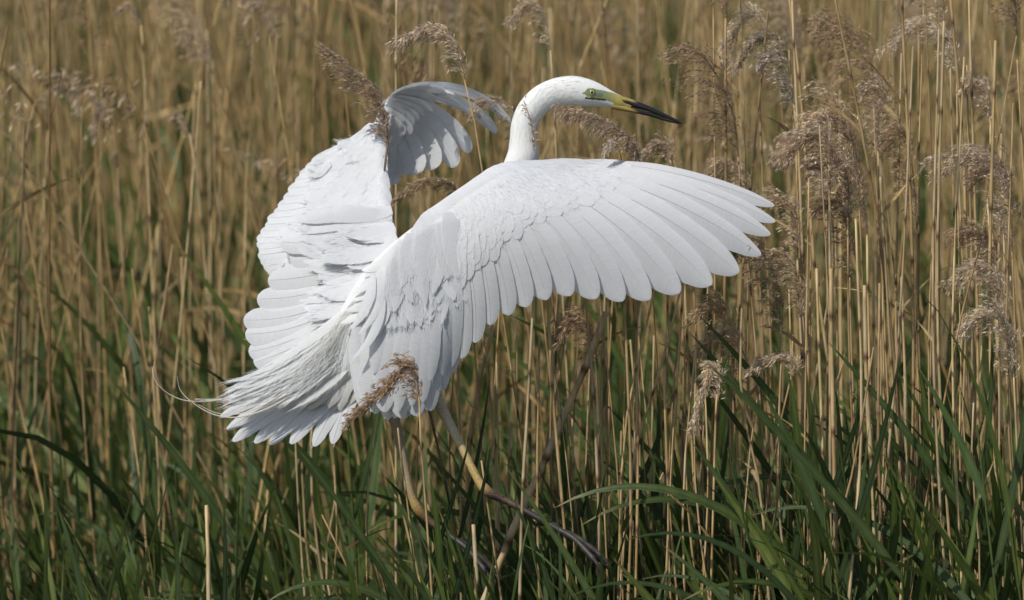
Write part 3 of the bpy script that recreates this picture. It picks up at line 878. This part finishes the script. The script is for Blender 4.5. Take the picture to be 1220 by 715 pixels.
# plume in front of the raised wing
reed(px_pts([(474, 330, 0.15), (464, 280, 0.14), (457, 235, 0.13), (459, 190, 0.12), (462, 168, 0.115)], 0.12), 'dry reed whose brown plume lies across the raised wing', r=0.0030, col=np.array([0.20, 0.13, 0.08]),
     plume_axis=px_pts([(462, 175), (460, 150), (450, 120), (428, 92), (396, 62)], 0.11), plume_kw=dict(nbr=64, blen=(0.025, 0.08), col=(0.32, 0.23, 0.16), spread=0.5, fall=(-0.75, 0, -0.25), dense=1.2))
# plume over the hand of the raised wing
reed(px_pts([(588, 300, 0.16), (579, 230, 0.14), (571, 185, 0.12), (565, 140, 0.11), (557, 97, 0.10), (549, 78, 0.10)], 0.1), 'dry reed leaning before the folded tip of the raised wing', r=0.0022,
     plume_axis=px_pts([(556, 92), (548, 66), (536, 44), (514, 34), (480, 42)], 0.10), plume_kw=dict(nbr=80, blen=(0.03, 0.10), col=(0.45, 0.36, 0.27), spread=0.3, fall=(-0.35, 0, -0.9)))
reed(px_pts([(472, 170), (472, 60), (473, -30)], 0.55), 'straight bare reed stem rising behind the wrist of the raised wing', r=0.0030)
# plume behind and across the neck
reed(px_pts([(655, 330, 0.16), (645, 230, 0.14), (637, 186, 0.1), (634, 165, -0.03)], 0.1), 'thin dry reed whose sparse wisp crosses the white neck', r=0.0012,
     plume_axis=px_pts([(636, 180), (635, 160), (631, 140), (624, 120)], -0.022), plume_kw=dict(nbr=26, blen=(0.008, 0.02), col=(0.40, 0.30, 0.22), spread=0.25, fall=(0.1, 0, -0.6), dense=1.3, fine=False))
reed(px_pts([(640, 300, 0.3), (633, 220, 0.28), (622, 160, 0.26)], 0.26), 'dry reed with a shaggy plume just left of the neck', r=0.0026,
     plume_axis=px_pts([(628, 180), (618, 150), (605, 125), (585, 118), (570, 128)], 0.22), plume_kw=dict(nbr=46, blen=(0.03, 0.075), spread=0.5, col=(0.42, 0.33, 0.24)))
reed(px_pts([(560, 330), (556, 260), (546, 235)], 0.35), 'dry reed with a pale arched plume in the gap between the wings', r=0.0024,
     plume_axis=px_pts([(548, 240), (540, 222), (518, 212), (492, 220), (470, 238)], 0.33), plume_kw=dict(nbr=46, blen=(0.03, 0.07), spread=0.35, col=(0.40, 0.30, 0.19)))
# plume under the bill
reed(px_pts([(776, 330, 0.14), (772, 260, 0.09), (766, 215, 0.03), (762, 195, -0.02)], 0), 'dry reed with a dense bowed plume right under the bill', r=0.0022,
     plume_axis=px_pts([(763, 198, -0.03), (757, 175, -0.05), (738, 155, -0.06), (708, 138, -0.06), (672, 127, -0.05)], 0), plume_kw=dict(nbr=96, blen=(0.02, 0.062), col=(0.36, 0.28, 0.21), spread=0.3, fall=(0.05, 0, -1.0), dense=1.25))
reed(px_pts([(752, 320, 0.1), (748, 250, 0.06), (745, 212, 0.0), (738, 180, -0.06)], 0), 'dry reed with a silky pale tuft hanging before the wing edge', r=0.0014,
     plume_axis=px_pts([(738, 178, -0.07), (730, 168, -0.09), (720, 178, -0.10)], 0), plume_kw=dict(nbr=60, blen=(0.04, 0.085), col=(0.46, 0.39, 0.33), spread=0.25, fall=(-0.15, 0, -1.0), dense=0.7))
# front plume under the wing
reed(px_pts([(516, 730), (510, 640), (504, 560), (500, 500), (499, 470)], -0.22), 'dry reed with a rusty drooping plume before the thigh feathers', r=0.0026,
     plume_axis=px_pts([(499, 480), (497, 452), (488, 437), (474, 448), (452, 470), (418, 500)], -0.22), plume_kw=dict(nbr=90, blen=(0.02, 0.06), col=(0.34, 0.24, 0.16), spread=0.6, fall=(-0.7, 0, -0.6), dense=1.3))
reed(px_pts([(500, 730), (488, 620), (478, 545), (474, 510)], -0.15), 'thin bare reed stem passing close by the hindmost leg', r=0.0024)
reed(px_pts([(249, 740), (248, 660), (246, 602)], -0.25), 'short snapped reed stub standing alone at the lower left', r=0.0034, taper=0.95)
reed(px_pts([(598, 665), (640, 570), (680, 478), (716, 395), (722, 372)], 0.08), 'thick broken reed leaning right behind the dark foot', r=0.0072, taper=0.8, col=np.array([0.58, 0.42, 0.22]))
reed(px_pts([(566, 730), (557, 560), (578, 420), (590, 380)], 0.35), 'pale reed stem slanting up behind the foremost leg', r=0.0045, taper=0.9)
reed(px_pts([(619, 730), (622, 600), (629, 480), (636, 350)], -0.12), 'slim tan reed stem first right of the bent leg joint', r=0.0036)
reed(px_pts([(680, 730), (670, 600), (658, 460), (652, 340)], -0.08), 'speckled reed stem standing at the end of the dark toes', r=0.0036)
reed(px_pts([(716, 690), (710, 520), (703, 420), (696, 330)], 0.02), 'golden reed stem under the middle of the spread wing', r=0.0036)
for k, l in enumerate([[(748, 730), (752, 600), (748, 450), (742, 330)], [(736, 730), (744, 520), (772, 380), (790, 300)], [(757, 730), (760, 560), (758, 420), (757, 340)], [(738, 720), (752, 560), (790, 430), (812, 340)]]):
    reed(px_pts(l, -0.10 + 0.06 * k), ['upright golden reed at the left of the clump below the wing', 'reed bent right across the clump below the spread wing', 'upright shaded reed within the clump below the spread wing', 'long thin reed slanting right from the clump below the wing'][k], r=0.0034 - 0.0003 * (k % 2))
reed(px_pts([(792, 730), (798, 600), (806, 460), (815, 330)], 0.0), 'reed stem rising beneath the outer third of the spread wing', r=0.0032)
reed(px_pts([(564, 740), (568, 690), (564, 625)], -0.28), 'short pale reed stump in front at the bottom centre', r=0.0034, taper=0.95)
# the right hand bank of reeds
R_ = [([(1082, 760), (1072, 500), (1057, 353), (1042, 242), (1021, 126), (991, -20)], 0.05, 'long reed stem slanting from top centre right down past the big plumes', 0.0034),
      ([(1020, 740), (985, 420), (971, 322), (953, 101), (938, -20)], 0.25, 'tall reed stem reaching the top edge left of the big plumes', 0.0034),
      ([(1168, 740), (1160, 420), (1152, 302), (1147, 166), (1131, -20)], 0.2, 'tall reed stem reaching the top edge near the right side', 0.0034),
      ([(990, 730), (989, 420), (989, 290), (988, 186)], -0.1, 'straight reed stem through the largest plume cluster', 0.0034),
      ([(998, 740), (994, 560), (991, 420), (990, 320)], -0.2, 'thick bright reed stem low in front of the plume cluster', 0.0048),
      ([(986, 740), (981, 560), (976, 420), (973, 320)], -0.05, 'bright reed stem paired with the thick one below the plumes', 0.0038),
      ([(1046, 740), (1040, 580), (1033, 470), (1030, 340)], -0.15, 'thickest reed stem at the lower right with a dark shaded side', 0.0052),
      ([(1053, 740), (1047, 560), (1042, 430), (1040, 300)], 0.0, 'brown reed stem tucked right of the thickest stem', 0.0040),
      ([(1072, 740), (1080, 600), (1080, 500), (1074, 330)], -0.05, 'gently bowed reed stem at the lower right', 0.0036),
      ([(1080, 740), (1110, 560), (1142, 392), (1168, 290)], -0.2, 'thin reed stem slanting right in front at the lower right', 0.0026),
      ([(918, 740), (906, 586), (884, 480), (883, 400), (886, 320)], -0.1, 'kinked reed stem below and right of the wing tip', 0.0032),
      ([(846, 740), (850, 600), (852, 520), (854, 470)], -0.15, 'stiff reed under the pale drooping plume', 0.0030),
      ([(1168, 740), (1166, 640), (1158, 560), (1160, 480)], -0.25, 'short thin reed in front near the right edge', 0.0024),
      ([(895, 740), (920, 560), (935, 480), (945, 440)], -0.05, 'reed leaning right towards the low pale plumes', 0.0028)]
for l, d, lab, r in R_:
    kw = {}
    if 'under the pale drooping plume' in lab:
        kw = dict(plume_axis=px_pts([(854, 480), (858, 452), (852, 438), (842, 452), (834, 480), (828, 506)], d), plume_kw=dict(nbr=80, blen=(0.02, 0.05), col=(0.52, 0.42, 0.30), spread=0.35, fall=(-0.3, 0, -0.9), dense=1.2))
    if 'low pale plumes' in lab:
        kw = dict(plume_axis=px_pts([(945, 448), (946, 432), (935, 424), (915, 428), (898, 438)], d), plume_kw=dict(nbr=70, blen=(0.02, 0.09), col=(0.50, 0.41, 0.30), spread=0.5))
    if 'largest plume cluster' in lab:
        kw = dict(plume_axis=px_pts([(988, 235), (990, 200), (986, 172), (968, 162), (940, 178)], d), plume_kw=dict(nbr=110, blen=(0.04, 0.11), col=(0.44, 0.34, 0.25), spread=0.6, dense=1.1))
    reed(px_pts(l, d), lab, r=r, leaves=1, **kw)
for l, lab, c in [([(22, 340), (30, 180), (42, 122), (66, 104), (88, 112), (96, 130)], 'blurred dry reed with an arched plume near the upper left edge', (0.42, 0.33, 0.24)),
                  ([(150, 360), (140, 200), (134, 150), (126, 128), (116, 140), (114, 165)], 'blurred dry reed with a stubby plume right of the arched one', (0.40, 0.32, 0.24)),
                  ([(250, 380), (236, 220), (226, 160), (214, 138), (204, 142)], 'blurred dry reed with a small tufted plume at the upper left', (0.44, 0.34, 0.25)),
                  ([(330, 260), (328, 120), (330, 40), (318, 8), (300, 4)], 'blurred dry reed whose plume touches the top edge left of the raised wing', (0.42, 0.33, 0.24)),
                  ([(180, 300), (172, 90), (168, 30), (156, 6), (140, 14)], 'blurred dry reed whose plume touches the top edge at the upper left', (0.40, 0.31, 0.22))]:
    reed(px_pts(l[:3], 1.5), lab, r=0.0028, plume_axis=px_pts(l[2:], 1.5), plume_kw=dict(nbr=40, blen=(0.02, 0.06), col=c, spread=0.35, dense=0.9))
PL = [([(905, 120), (912, 60), (905, 20), (880, 30), (868, 60)], 0.35, 'nodding plume beside the top edge above the wing tip', (0.47, 0.38, 0.29)),
      ([(945, 130), (940, 60), (920, 42), (895, 52), (878, 76)], 0.30, 'second nodding plume just right of the one above the wing tip', (0.45, 0.36, 0.26)),
      ([(952, 200), (946, 125), (938, 95), (925, 68), (912, 70)], 0.25, 'plume with grey weathered tip right of the nodding pair', (0.38, 0.32, 0.27)),
      ([(1050, 300), (1046, 180), (1045, 140), (1055, 112), (1038, 102)], 0.2, 'slender nodding plume right of the long slanting stem', (0.42, 0.33, 0.24)),
      ([(1142, 200), (1140, 90), (1130, 45), (1100, 28), (1065, 48)], 0.25, 'wide pale plume hanging left near the upper right corner', (0.50, 0.41, 0.31)),
      ([(1182, 260), (1180, 140), (1176, 110), (1165, 98), (1152, 104)], 0.2, 'small bowed plume below the upper right corner', (0.47, 0.38, 0.28)),
      ([(1012, 420, -0.05), (1010, 260, -0.05), (1010, 215, -0.05), (1000, 190, -0.05), (972, 196, -0.05)], -0.05, 'brown shaggy plume in the middle of the plume cluster', (0.33, 0.235, 0.16)),
      ([(1016, 460), (1012, 330), (1010, 280), (1002, 245), (985, 240)], 0.0, 'dark brown plume at the foot of the plume cluster', (0.29, 0.20, 0.13)),
      ([(1030, 380), (1024, 250), (1018, 190), (1008, 150), (990, 140)], 0.12, 'tawny plume topping the plume cluster', (0.36, 0.265, 0.18)),
      ([(955, 420), (950, 310), (948, 270), (938, 240), (915, 232)], 0.1, 'open wispy plume just off the wing tip', (0.45, 0.35, 0.24)),
      ([(962, 480), (955, 380), (952, 340), (940, 308), (918, 302)], 0.05, 'loose plume below the wing tip', (0.43, 0.34, 0.24)),
      ([(1200, 420), (1196, 280), (1190, 220), (1170, 186), (1120, 190)], 0.0, 'broad open plume near the right edge', (0.47, 0.38, 0.29)),
      ([(1212, 450), (1206, 300), (1204, 240), (1196, 200), (1170, 202)], 0.05, 'thick brown plume against the right edge', (0.34, 0.25, 0.17)),
      ([(1205, 560), (1198, 400), (1194, 350), (1178, 318), (1140, 330)], -0.1, 'low spreading plume near the right edge', (0.46, 0.37, 0.28)),
      ([(1215, 600), (1208, 450), (1202, 400), (1185, 372), (1150, 388)], -0.15, 'lowest pale plume near the right edge', (0.50, 0.42, 0.32)),
      ([(1195, 520), (1188, 380), (1186, 330), (1176, 285), (1150, 275)], 0.08, 'rusty plume between the two broad ones at the right edge', (0.35, 0.25, 0.17)),
      ([(880, 560), (872, 430), (870, 390), (858, 362), (832, 372)], 0.15, 'shadowed plume under the wing tip', (0.38, 0.28, 0.18)),
      ([(900, 600), (892, 460), (886, 420), (868, 396), (838, 410)], 0.1, 'hazy tan plume above the pale drooping one', (0.42, 0.32, 0.21)),
      ([(716, 520), (712, 440), (706, 400), (690, 378), (666, 400)], 0.1, 'small scraggy plume hanging below the middle of the wing', (0.36, 0.26, 0.17)),
      ([(660, 120), (656, 60), (650, 25), (638, 8), (614, 18)], 0.6, 'soft plume high above the neck', (0.45, 0.36, 0.26)),
      ([(812, 260), (806, 220), (800, 190), (792, 172), (776, 178)], 0.3, 'ragged plume below the bill tip behind the wing', (0.42, 0.33, 0.24)),
      ([(905, 330), (898, 260), (890, 215), (872, 196), (850, 205)], 0.35, 'plume half hidden behind the outer wing feathers', (0.43, 0.34, 0.24)),
      ([(1095, 420), (1092, 260), (1086, 190), (1078, 160), (1060, 165)], 0.3, 'faint tan plume between the cluster and the right edge', (0.38, 0.28, 0.18))]
for l, d, lab, c in PL:
    ll = [q[:2] for q in l]
    reed(px_pts([(ll[0][0] + 10, ll[0][1] + 220), ll[0], ll[1]], d), 'dry reed: ' .replace(':', '') .strip() + ' with a ' + lab, r=0.0028,
         plume_axis=px_pts([((ll[1][0] + ll[2][0]) / 2, (ll[1][1] + ll[2][1]) / 2)] + ll[2:] if True else ll, d) if False else px_pts(ll[1:], d),
         plume_kw=dict(nbr=random.randint(44, 70), blen=(0.03, 0.095), col=c, spread=random.uniform(0.35, 0.6), dense=1.0), leaves=random.choice((0, 1)))

# ---- front rows of reeds, one object each ------------------------------------------------------
def zone(px, d):
    if d > 1.15:
        return ('left' if px < 330 else 'middle' if px < 820 else 'right'), 'back'
    if px < 250:
        return 'left of the trailing plumes', 'front'
    if px < 560:
        return 'below the tail and legs', 'front'
    if px < 860:
        return 'beneath the spread wing', 'front'
    return 'to the right of the wing tip', 'front'


def front_depth(px):
    return np.interp(px, [0, 250, 450, 700, 1220], [0.75, 0.35, -0.05, -0.15, -0.25])


n_target = 300
i = 0
while N_DRY[0] < n_target:
    i += 1
    back = random.random() < 0.40
    px = random.uniform(-10, 1230) if random.random() < 0.6 else random.uniform(640, 1230)
    if back:
        d = random.uniform(1.5, 3.0); ty = random.uniform(-60, 230)
        plumed = random.random() < 0.25; ty = ty if plumed else ty - 40
    else:
        d = front_depth(px) + random.uniform(0.0, 0.8)
        if px > 830:
            d = max(d, 0.2) if px < 960 else d
            ty = random.uniform(120, 420) if random.random() < 0.6 else random.uniform(-50, 100)
        elif px > 540:
            ty = random.uniform(265, 340) if random.random() < 0.75 else random.uniform(385, 560)
            d = max(d, 0.22)
        elif px > 300:
            ty = random.uniform(380, 460) if random.random() < 0.6 else random.uniform(500, 620)
            d = max(d, 0.25)
        else:
            ty = random.uniform(60, 500); d += 0.35
        if px > 560 and random.random() < 0.35:
            d -= 0.25; ty = max(ty, 400) if px < 960 else ty
        plumed = random.random() < (0.16 if px > 830 else 0.02 if px > 560 else 0.0)
    lean = random.gauss(-6, 22) if random.random() < 0.75 else random.gauss(0, 95)
    top = (px + J(5), ty); bot = (px - lean * 0.5, 760)
    mid = ((top[0] + bot[0]) / 2 + J(15), (top[1] + 760) / 2)
    where, dep = zone(px, d)
    kind = 'plumed' if plumed else 'bare'; rr = random.uniform(0.0021, 0.0036) if back else random.uniform(0.0022, 0.0040)
    if dep == 'back':
        lab = {'left': 'blurred %s reed in the rows behind, left of the raised wing', 'middle': 'blurred %s reed in the rows behind the wings and head', 'right': 'blurred %s reed in the rows behind, right of the bill'}[where] % kind
        grp = '%s reeds in the back rows, %s' % (kind, where)
    else:
        lab = '%s straw-coloured reed among others %s' % (kind, where); grp = '%s reeds %s' % (kind, where)
    lf = 1 if random.random() < 0.35 else 0
    reed([P(*top, d), P(*mid, d + J(0.04)), P(*bot, d + J(0.05))], lab, grp, r=rr, taper=random.uniform(0.3, 0.65),
         plume_data=random.choice(PLUMES) if plumed else None, plume_scale=random.uniform(0.75, 1.1), rotz=J(0.7), leaves=lf)

# ---- everything behind and around: the uncountable mass ------------------------------------------
def scatter_xy(n, y0, y1, halfw):
    y = rng.uniform(y0, y1, n); x = rng.uniform(-1, 1, n) * (halfw + 0.06 * (y - y0))
    return x, y


def in_front_of_edge(x, y):
    px = 610 + x / S
    return y < front_depth(np.clip(px, 0, 1220)) + 0.75


mb = MB(); lf = MB(); pl = MB()
xs, ys = scatter_xy(4300, 1.0, 13.5, 2.6)
keep = 0
for x, y in zip(xs, ys):
    if y < 2.6 and rng.random() < 0.35:
        continue
    h = rng.normal(1.98, 0.20) + 0.02 * y if y > 1.6 else rng.normal(1.65, 0.2)
    lx, ly = rng.normal(-0.05, 0.24) * (2.2 if rng.random() < 0.1 else 1), rng.normal(0, 0.14)
    pth = spline(np.array([(x, y, -0.02), (x + lx * 0.35 + rng.normal(0, 0.04), y + ly * 0.3, h * 0.5), (x + lx, y + ly, h)]), 9)
    base = STRAW[rng.integers(6)] * rng.uniform(0.65, 1.45) * np.array([1.0, 0.975, 0.92])
    r = rng.uniform(0.0017, 0.0036)
    stem(mb, pth, r, r * 0.6, base, sides=4, nodes=False, cap=False)
    if rng.random() < 0.55:
        k = rng.integers(4, 9)
        blade(lf, pth[k - 1], (rng.choice((-1, 1)) * rng.uniform(0.1, 0.9), rng.normal(0, 0.3), rng.uniform(0.3, 1.2)), rng.uniform(0.1, 0.28), rng.uniform(0.002, 0.005), rng.uniform(0.1, 1.0), base * rng.uniform(0.7, 1.1), n=7, twist=rng.normal(0, 1.5))
    if rng.random() < 0.20:
        tp = pth[-1]; n = 110
        u = rng.random(n); L = rng.uniform(0.15, 0.26)
        nod = rng.uniform(0.4, 1.3)
        ax = tp + np.stack([-L * nod * u ** 1.8 * 0.9, 0 * u, L * (u - 0.45 * nod * u ** 2)], -1)
        p0 = ax + rng.normal(0, 1, (n, 3)) * (0.020 * (1.1 - u))[:, None] + np.array([-0.012, 0, -0.012])
        dv = nrm(np.array([-0.5, 0, -0.7]) + rng.normal(0, 0.5, (n, 3)))
        s1 = nrm(np.cross(dv, rng.normal(0, 1, (n, 3)))) * 0.0022
        ln = rng.uniform(0.012, 0.028, (n, 1)); pm = p0 + dv * ln * 0.5
        vv = np.stack([p0, pm + s1, p0 + dv * ln, pm - s1], 1).reshape(-1, 3)
        c = PLC[rng.integers(5)] * rng.uniform(1.1, 1.6)
        pl.raw(vv, np.arange(n * 4).reshape(-1, 4), np.repeat(np.clip(c * rng.uniform(0.7, 1.3, (n, 1)), 0, 1), 4, 0))
# side banks outside the frame at the egret's own distance, and short dry litter stems between
for _ in range(900):
    y = rng.uniform(-0.5, 1.2); sd = rng.choice((-1, 1)); x = sd * rng.uniform(0.95, 2.8)
    h = rng.normal(1.75, 0.2)
    pth = spline(np.array([(x, y, -0.02), (x - 0.02, y, h * 0.5), (x + rng.normal(-0.05, 0.1), y, h)]), 9)
    base = STRAW[rng.integers(6)] * rng.uniform(0.8, 1.15); r = rng.uniform(0.002, 0.0038)
    stem(mb, pth, r, r * 0.6, base, sides=5, nodes=False, cap=False)
for m_, nm, mt, lab in ((mb, 'reed_stems', M_STRAW, 'dense mass of dry straw-coloured reed stems filling the background'), (lf, 'reed_litter', M_DRYLEAF, 'tangle of withered reed leaves hanging among the background stems'), (pl, 'reed_plumes', M_PLUME, 'mass of soft brown reed plumes fading into the background')):
    o = m_.build(nm, mt); o['label'] = lab; o['category'] = 'reedbed'; o['kind'] = 'stuff'

# ---- green growth ---------------------------------------------------------------------------------
GRN = np.array([1.32, 1.22, 0.95]) * np.array([(0.062, 0.098, 0.030), (0.080, 0.120, 0.036), (0.048, 0.078, 0.030), (0.105, 0.140, 0.045), (0.055, 0.090, 0.040)])


def shoot_mesh(mb, base, h, n_leaf, wmax, rg, leafL=(0.35, 0.65), lean=-0.08, nseg=14, sides=6):
    c = GRN[rg.integers(5)] * rg.uniform(0.8, 1.2)
    lx = rg.normal(lean, 0.07); ly = rg.normal(0, 0.06)
    pth = spline(np.array([base, base + np.array([lx * 0.3, ly * 0.3, h * 0.5]), base + np.array([lx, ly, h])]), 12)
    stemc = c * np.array([1.3, 1.2, 1.0])
    st_ = MB() if sides else None
    mb.grid(tube_grid(pth, np.linspace(0.0042, 0.0018, 12), max(sides, 4)), np.tile(stemc, (12, 1)), closed=True)
    side = rg.choice((-1, 1)); az = rg.normal(0, 0.6)
    for k in range(n_leaf):
        f = 0.35 + 0.63 * (k + rg.random() * 0.5) / n_leaf
        i = min(int(f * 11), 11)
        side = -side
        sx = side * math.cos(az) * rg.uniform(0.1, 0.7) - 0.24
        d0 = np.array([sx, side * math.sin(az) * 0.6 + rg.normal(0, 0.15), rg.uniform(0.9, 1.4)])
        blade(mb, pth[i], d0, rg.uniform(*leafL) * (0.75 + 0.4 * math.sin(math.pi * f)), wmax * rg.uniform(0.6, 1.1), rg.uniform(0.0, 1.0) ** 2.2 * 1.1, c * rg.uniform(0.8, 1.25), n=nseg, twist=rg.normal(0, 0.9), sidev=nrm(np.array([rg.normal(0, 0.5), 1, rg.normal(0, 0.3)])))
    return pth


SHOOTS = []
for k in range(14):
    m = MB(); shoot_mesh(m, np.zeros(3), rng.uniform(1.0, 1.35), rng.integers(6, 10), rng.uniform(0.0065, 0.0105), rng, leafL=(0.26, 0.55))
    o = m.build('shoot', M_GREEN); SHOOTS.append(o.data); bpy.data.objects.remove(o)
for k in range(260):
    px = random.uniform(-20, 1240) if random.random() < 0.5 else random.uniform(620, 1240)
    d = front_depth(px) + random.uniform(-0.25, 0.9)
    if 300 < px < 940:
        d = max(d, 0.12) + 0.12
    top = np.interp(px, [0, 230, 300, 560, 640, 900, 960, 1220], [400, 440, 520, 540, 430, 400, 365, 355])
    zt = P(px, top + random.uniform(0, 190), d)[2]
    b = P(px + 20, 715, d); b[2] = 0
    o = bpy.data.objects.new('green_reed_shoot', random.choice(SHOOTS)); COL.objects.link(o)
    sc = zt / 1.50
    o.location = b; o.rotation_euler = (J(0.06), J(0.06), J(0.9)); o.scale = (max(sc, 0.75), max(sc, 0.75), sc)
    w_ = 'left of the tail' if px < 260 else 'below the tail and legs' if px < 570 else 'below the spread wing' if px < 880 else 'right of the wing tip'
    o['label'] = 'leafy green reed shoot growing between dry stems ' + w_; o['category'] = 'reed shoot'; o['group'] = 'green reed shoots ' + w_
for k in range(40):
    px = random.uniform(430, 760); d = random.uniform(-0.30, -0.10)
    zt = P(px, random.uniform(505, 630), d)[2]; b = P(px + 25, 715, d); b[2] = 0
    o = bpy.data.objects.new('green_reed_shoot', random.choice(SHOOTS)); COL.objects.link(o)
    sc = zt / 1.50
    o.location = b; o.rotation_euler = (J(0.06), J(0.06), J(0.9)); o.scale = (0.72, 0.72, sc)
    o['label'] = 'leafy green reed shoot low in front of the dark feet'; o['category'] = 'reed shoot'; o['group'] = 'green reed shoots before the feet'
mb = MB()
gx, gy = scatter_xy(1500, 0.6, 9.0, 2.3)
for x, y in zip(gx, gy):
    if y < front_depth(np.clip(610 + x / S, 0, 1220)) + 0.5:
        continue
    hmax = np.interp(y, [0.3, 1.5, 3, 6, 9], [1.15, 1.15, 1.2, 1.6, 1.9])
    shoot_mesh(mb, np.array([x, y, 0.0]), hmax * rng.uniform(0.7, 1.15), 6, 0.009, rng, nseg=7, sides=4, leafL=(0.3, 0.6))
for _ in range(330):
    x = rng.choice((-1, 1)) * rng.uniform(0.9, 2.4); y = rng.uniform(-0.6, 0.8)
    shoot_mesh(mb, np.array([x, y, 0.0]), rng.uniform(0.75, 1.2), 5, 0.009, rng, nseg=7, sides=4)
for _ in range(260):   # undergrowth
    x = rng.uniform(-1.1, 1.1); y = rng.uniform(-0.4, 1.4)
    shoot_mesh(mb, np.array([x, y, 0.0]), rng.uniform(0.5, 0.9), 5, 0.008, rng, nseg=8, sides=4)
o = mb.build('green_undergrowth', M_GREEN); o['label'] = 'mass of young green reed leaves filling the gaps low in the reedbed'; o['category'] = 'undergrowth'; o['kind'] = 'stuff'

# ---- ground ---------------------------------------------------------------------------------------
bpy_me = bpy.data.meshes.new('ground')
bpy_me.from_pydata([(-600, -600, 0), (600, -600, 0), (600, 900, 0), (-600, 900, 0)], [], [(0, 1, 2, 3)])
ground = bpy.data.objects.new('ground', bpy_me); COL.objects.link(ground); ground['kind'] = 'structure'
m, t, b, out = new_mat('marsh_mud')
tc = t.nodes.new('ShaderNodeNewGeometry')
n1 = t.nodes.new('ShaderNodeTexNoise'); n1.inputs['Scale'].default_value = 3.0; n1.inputs['Detail'].default_value = 8
t.links.new(tc.outputs['Position'], n1.inputs[0])
c = ramp(t, n1.outputs[0], [(0.3, (0.03, 0.024, 0.014)), (0.55, (0.07, 0.055, 0.03)), (0.75, (0.05, 0.07, 0.025))])
t.links.new(c, b.inputs['Base Color']); b.inputs['Roughness'].default_value = 0.9
bm = t.nodes.new('ShaderNodeBump'); bm.inputs['Strength'].default_value = 0.6; t.links.new(n1.outputs[0], bm.inputs['Height']); t.links.new(bm.outputs[0], b.inputs['Normal'])
bpy_me.materials.append(m)
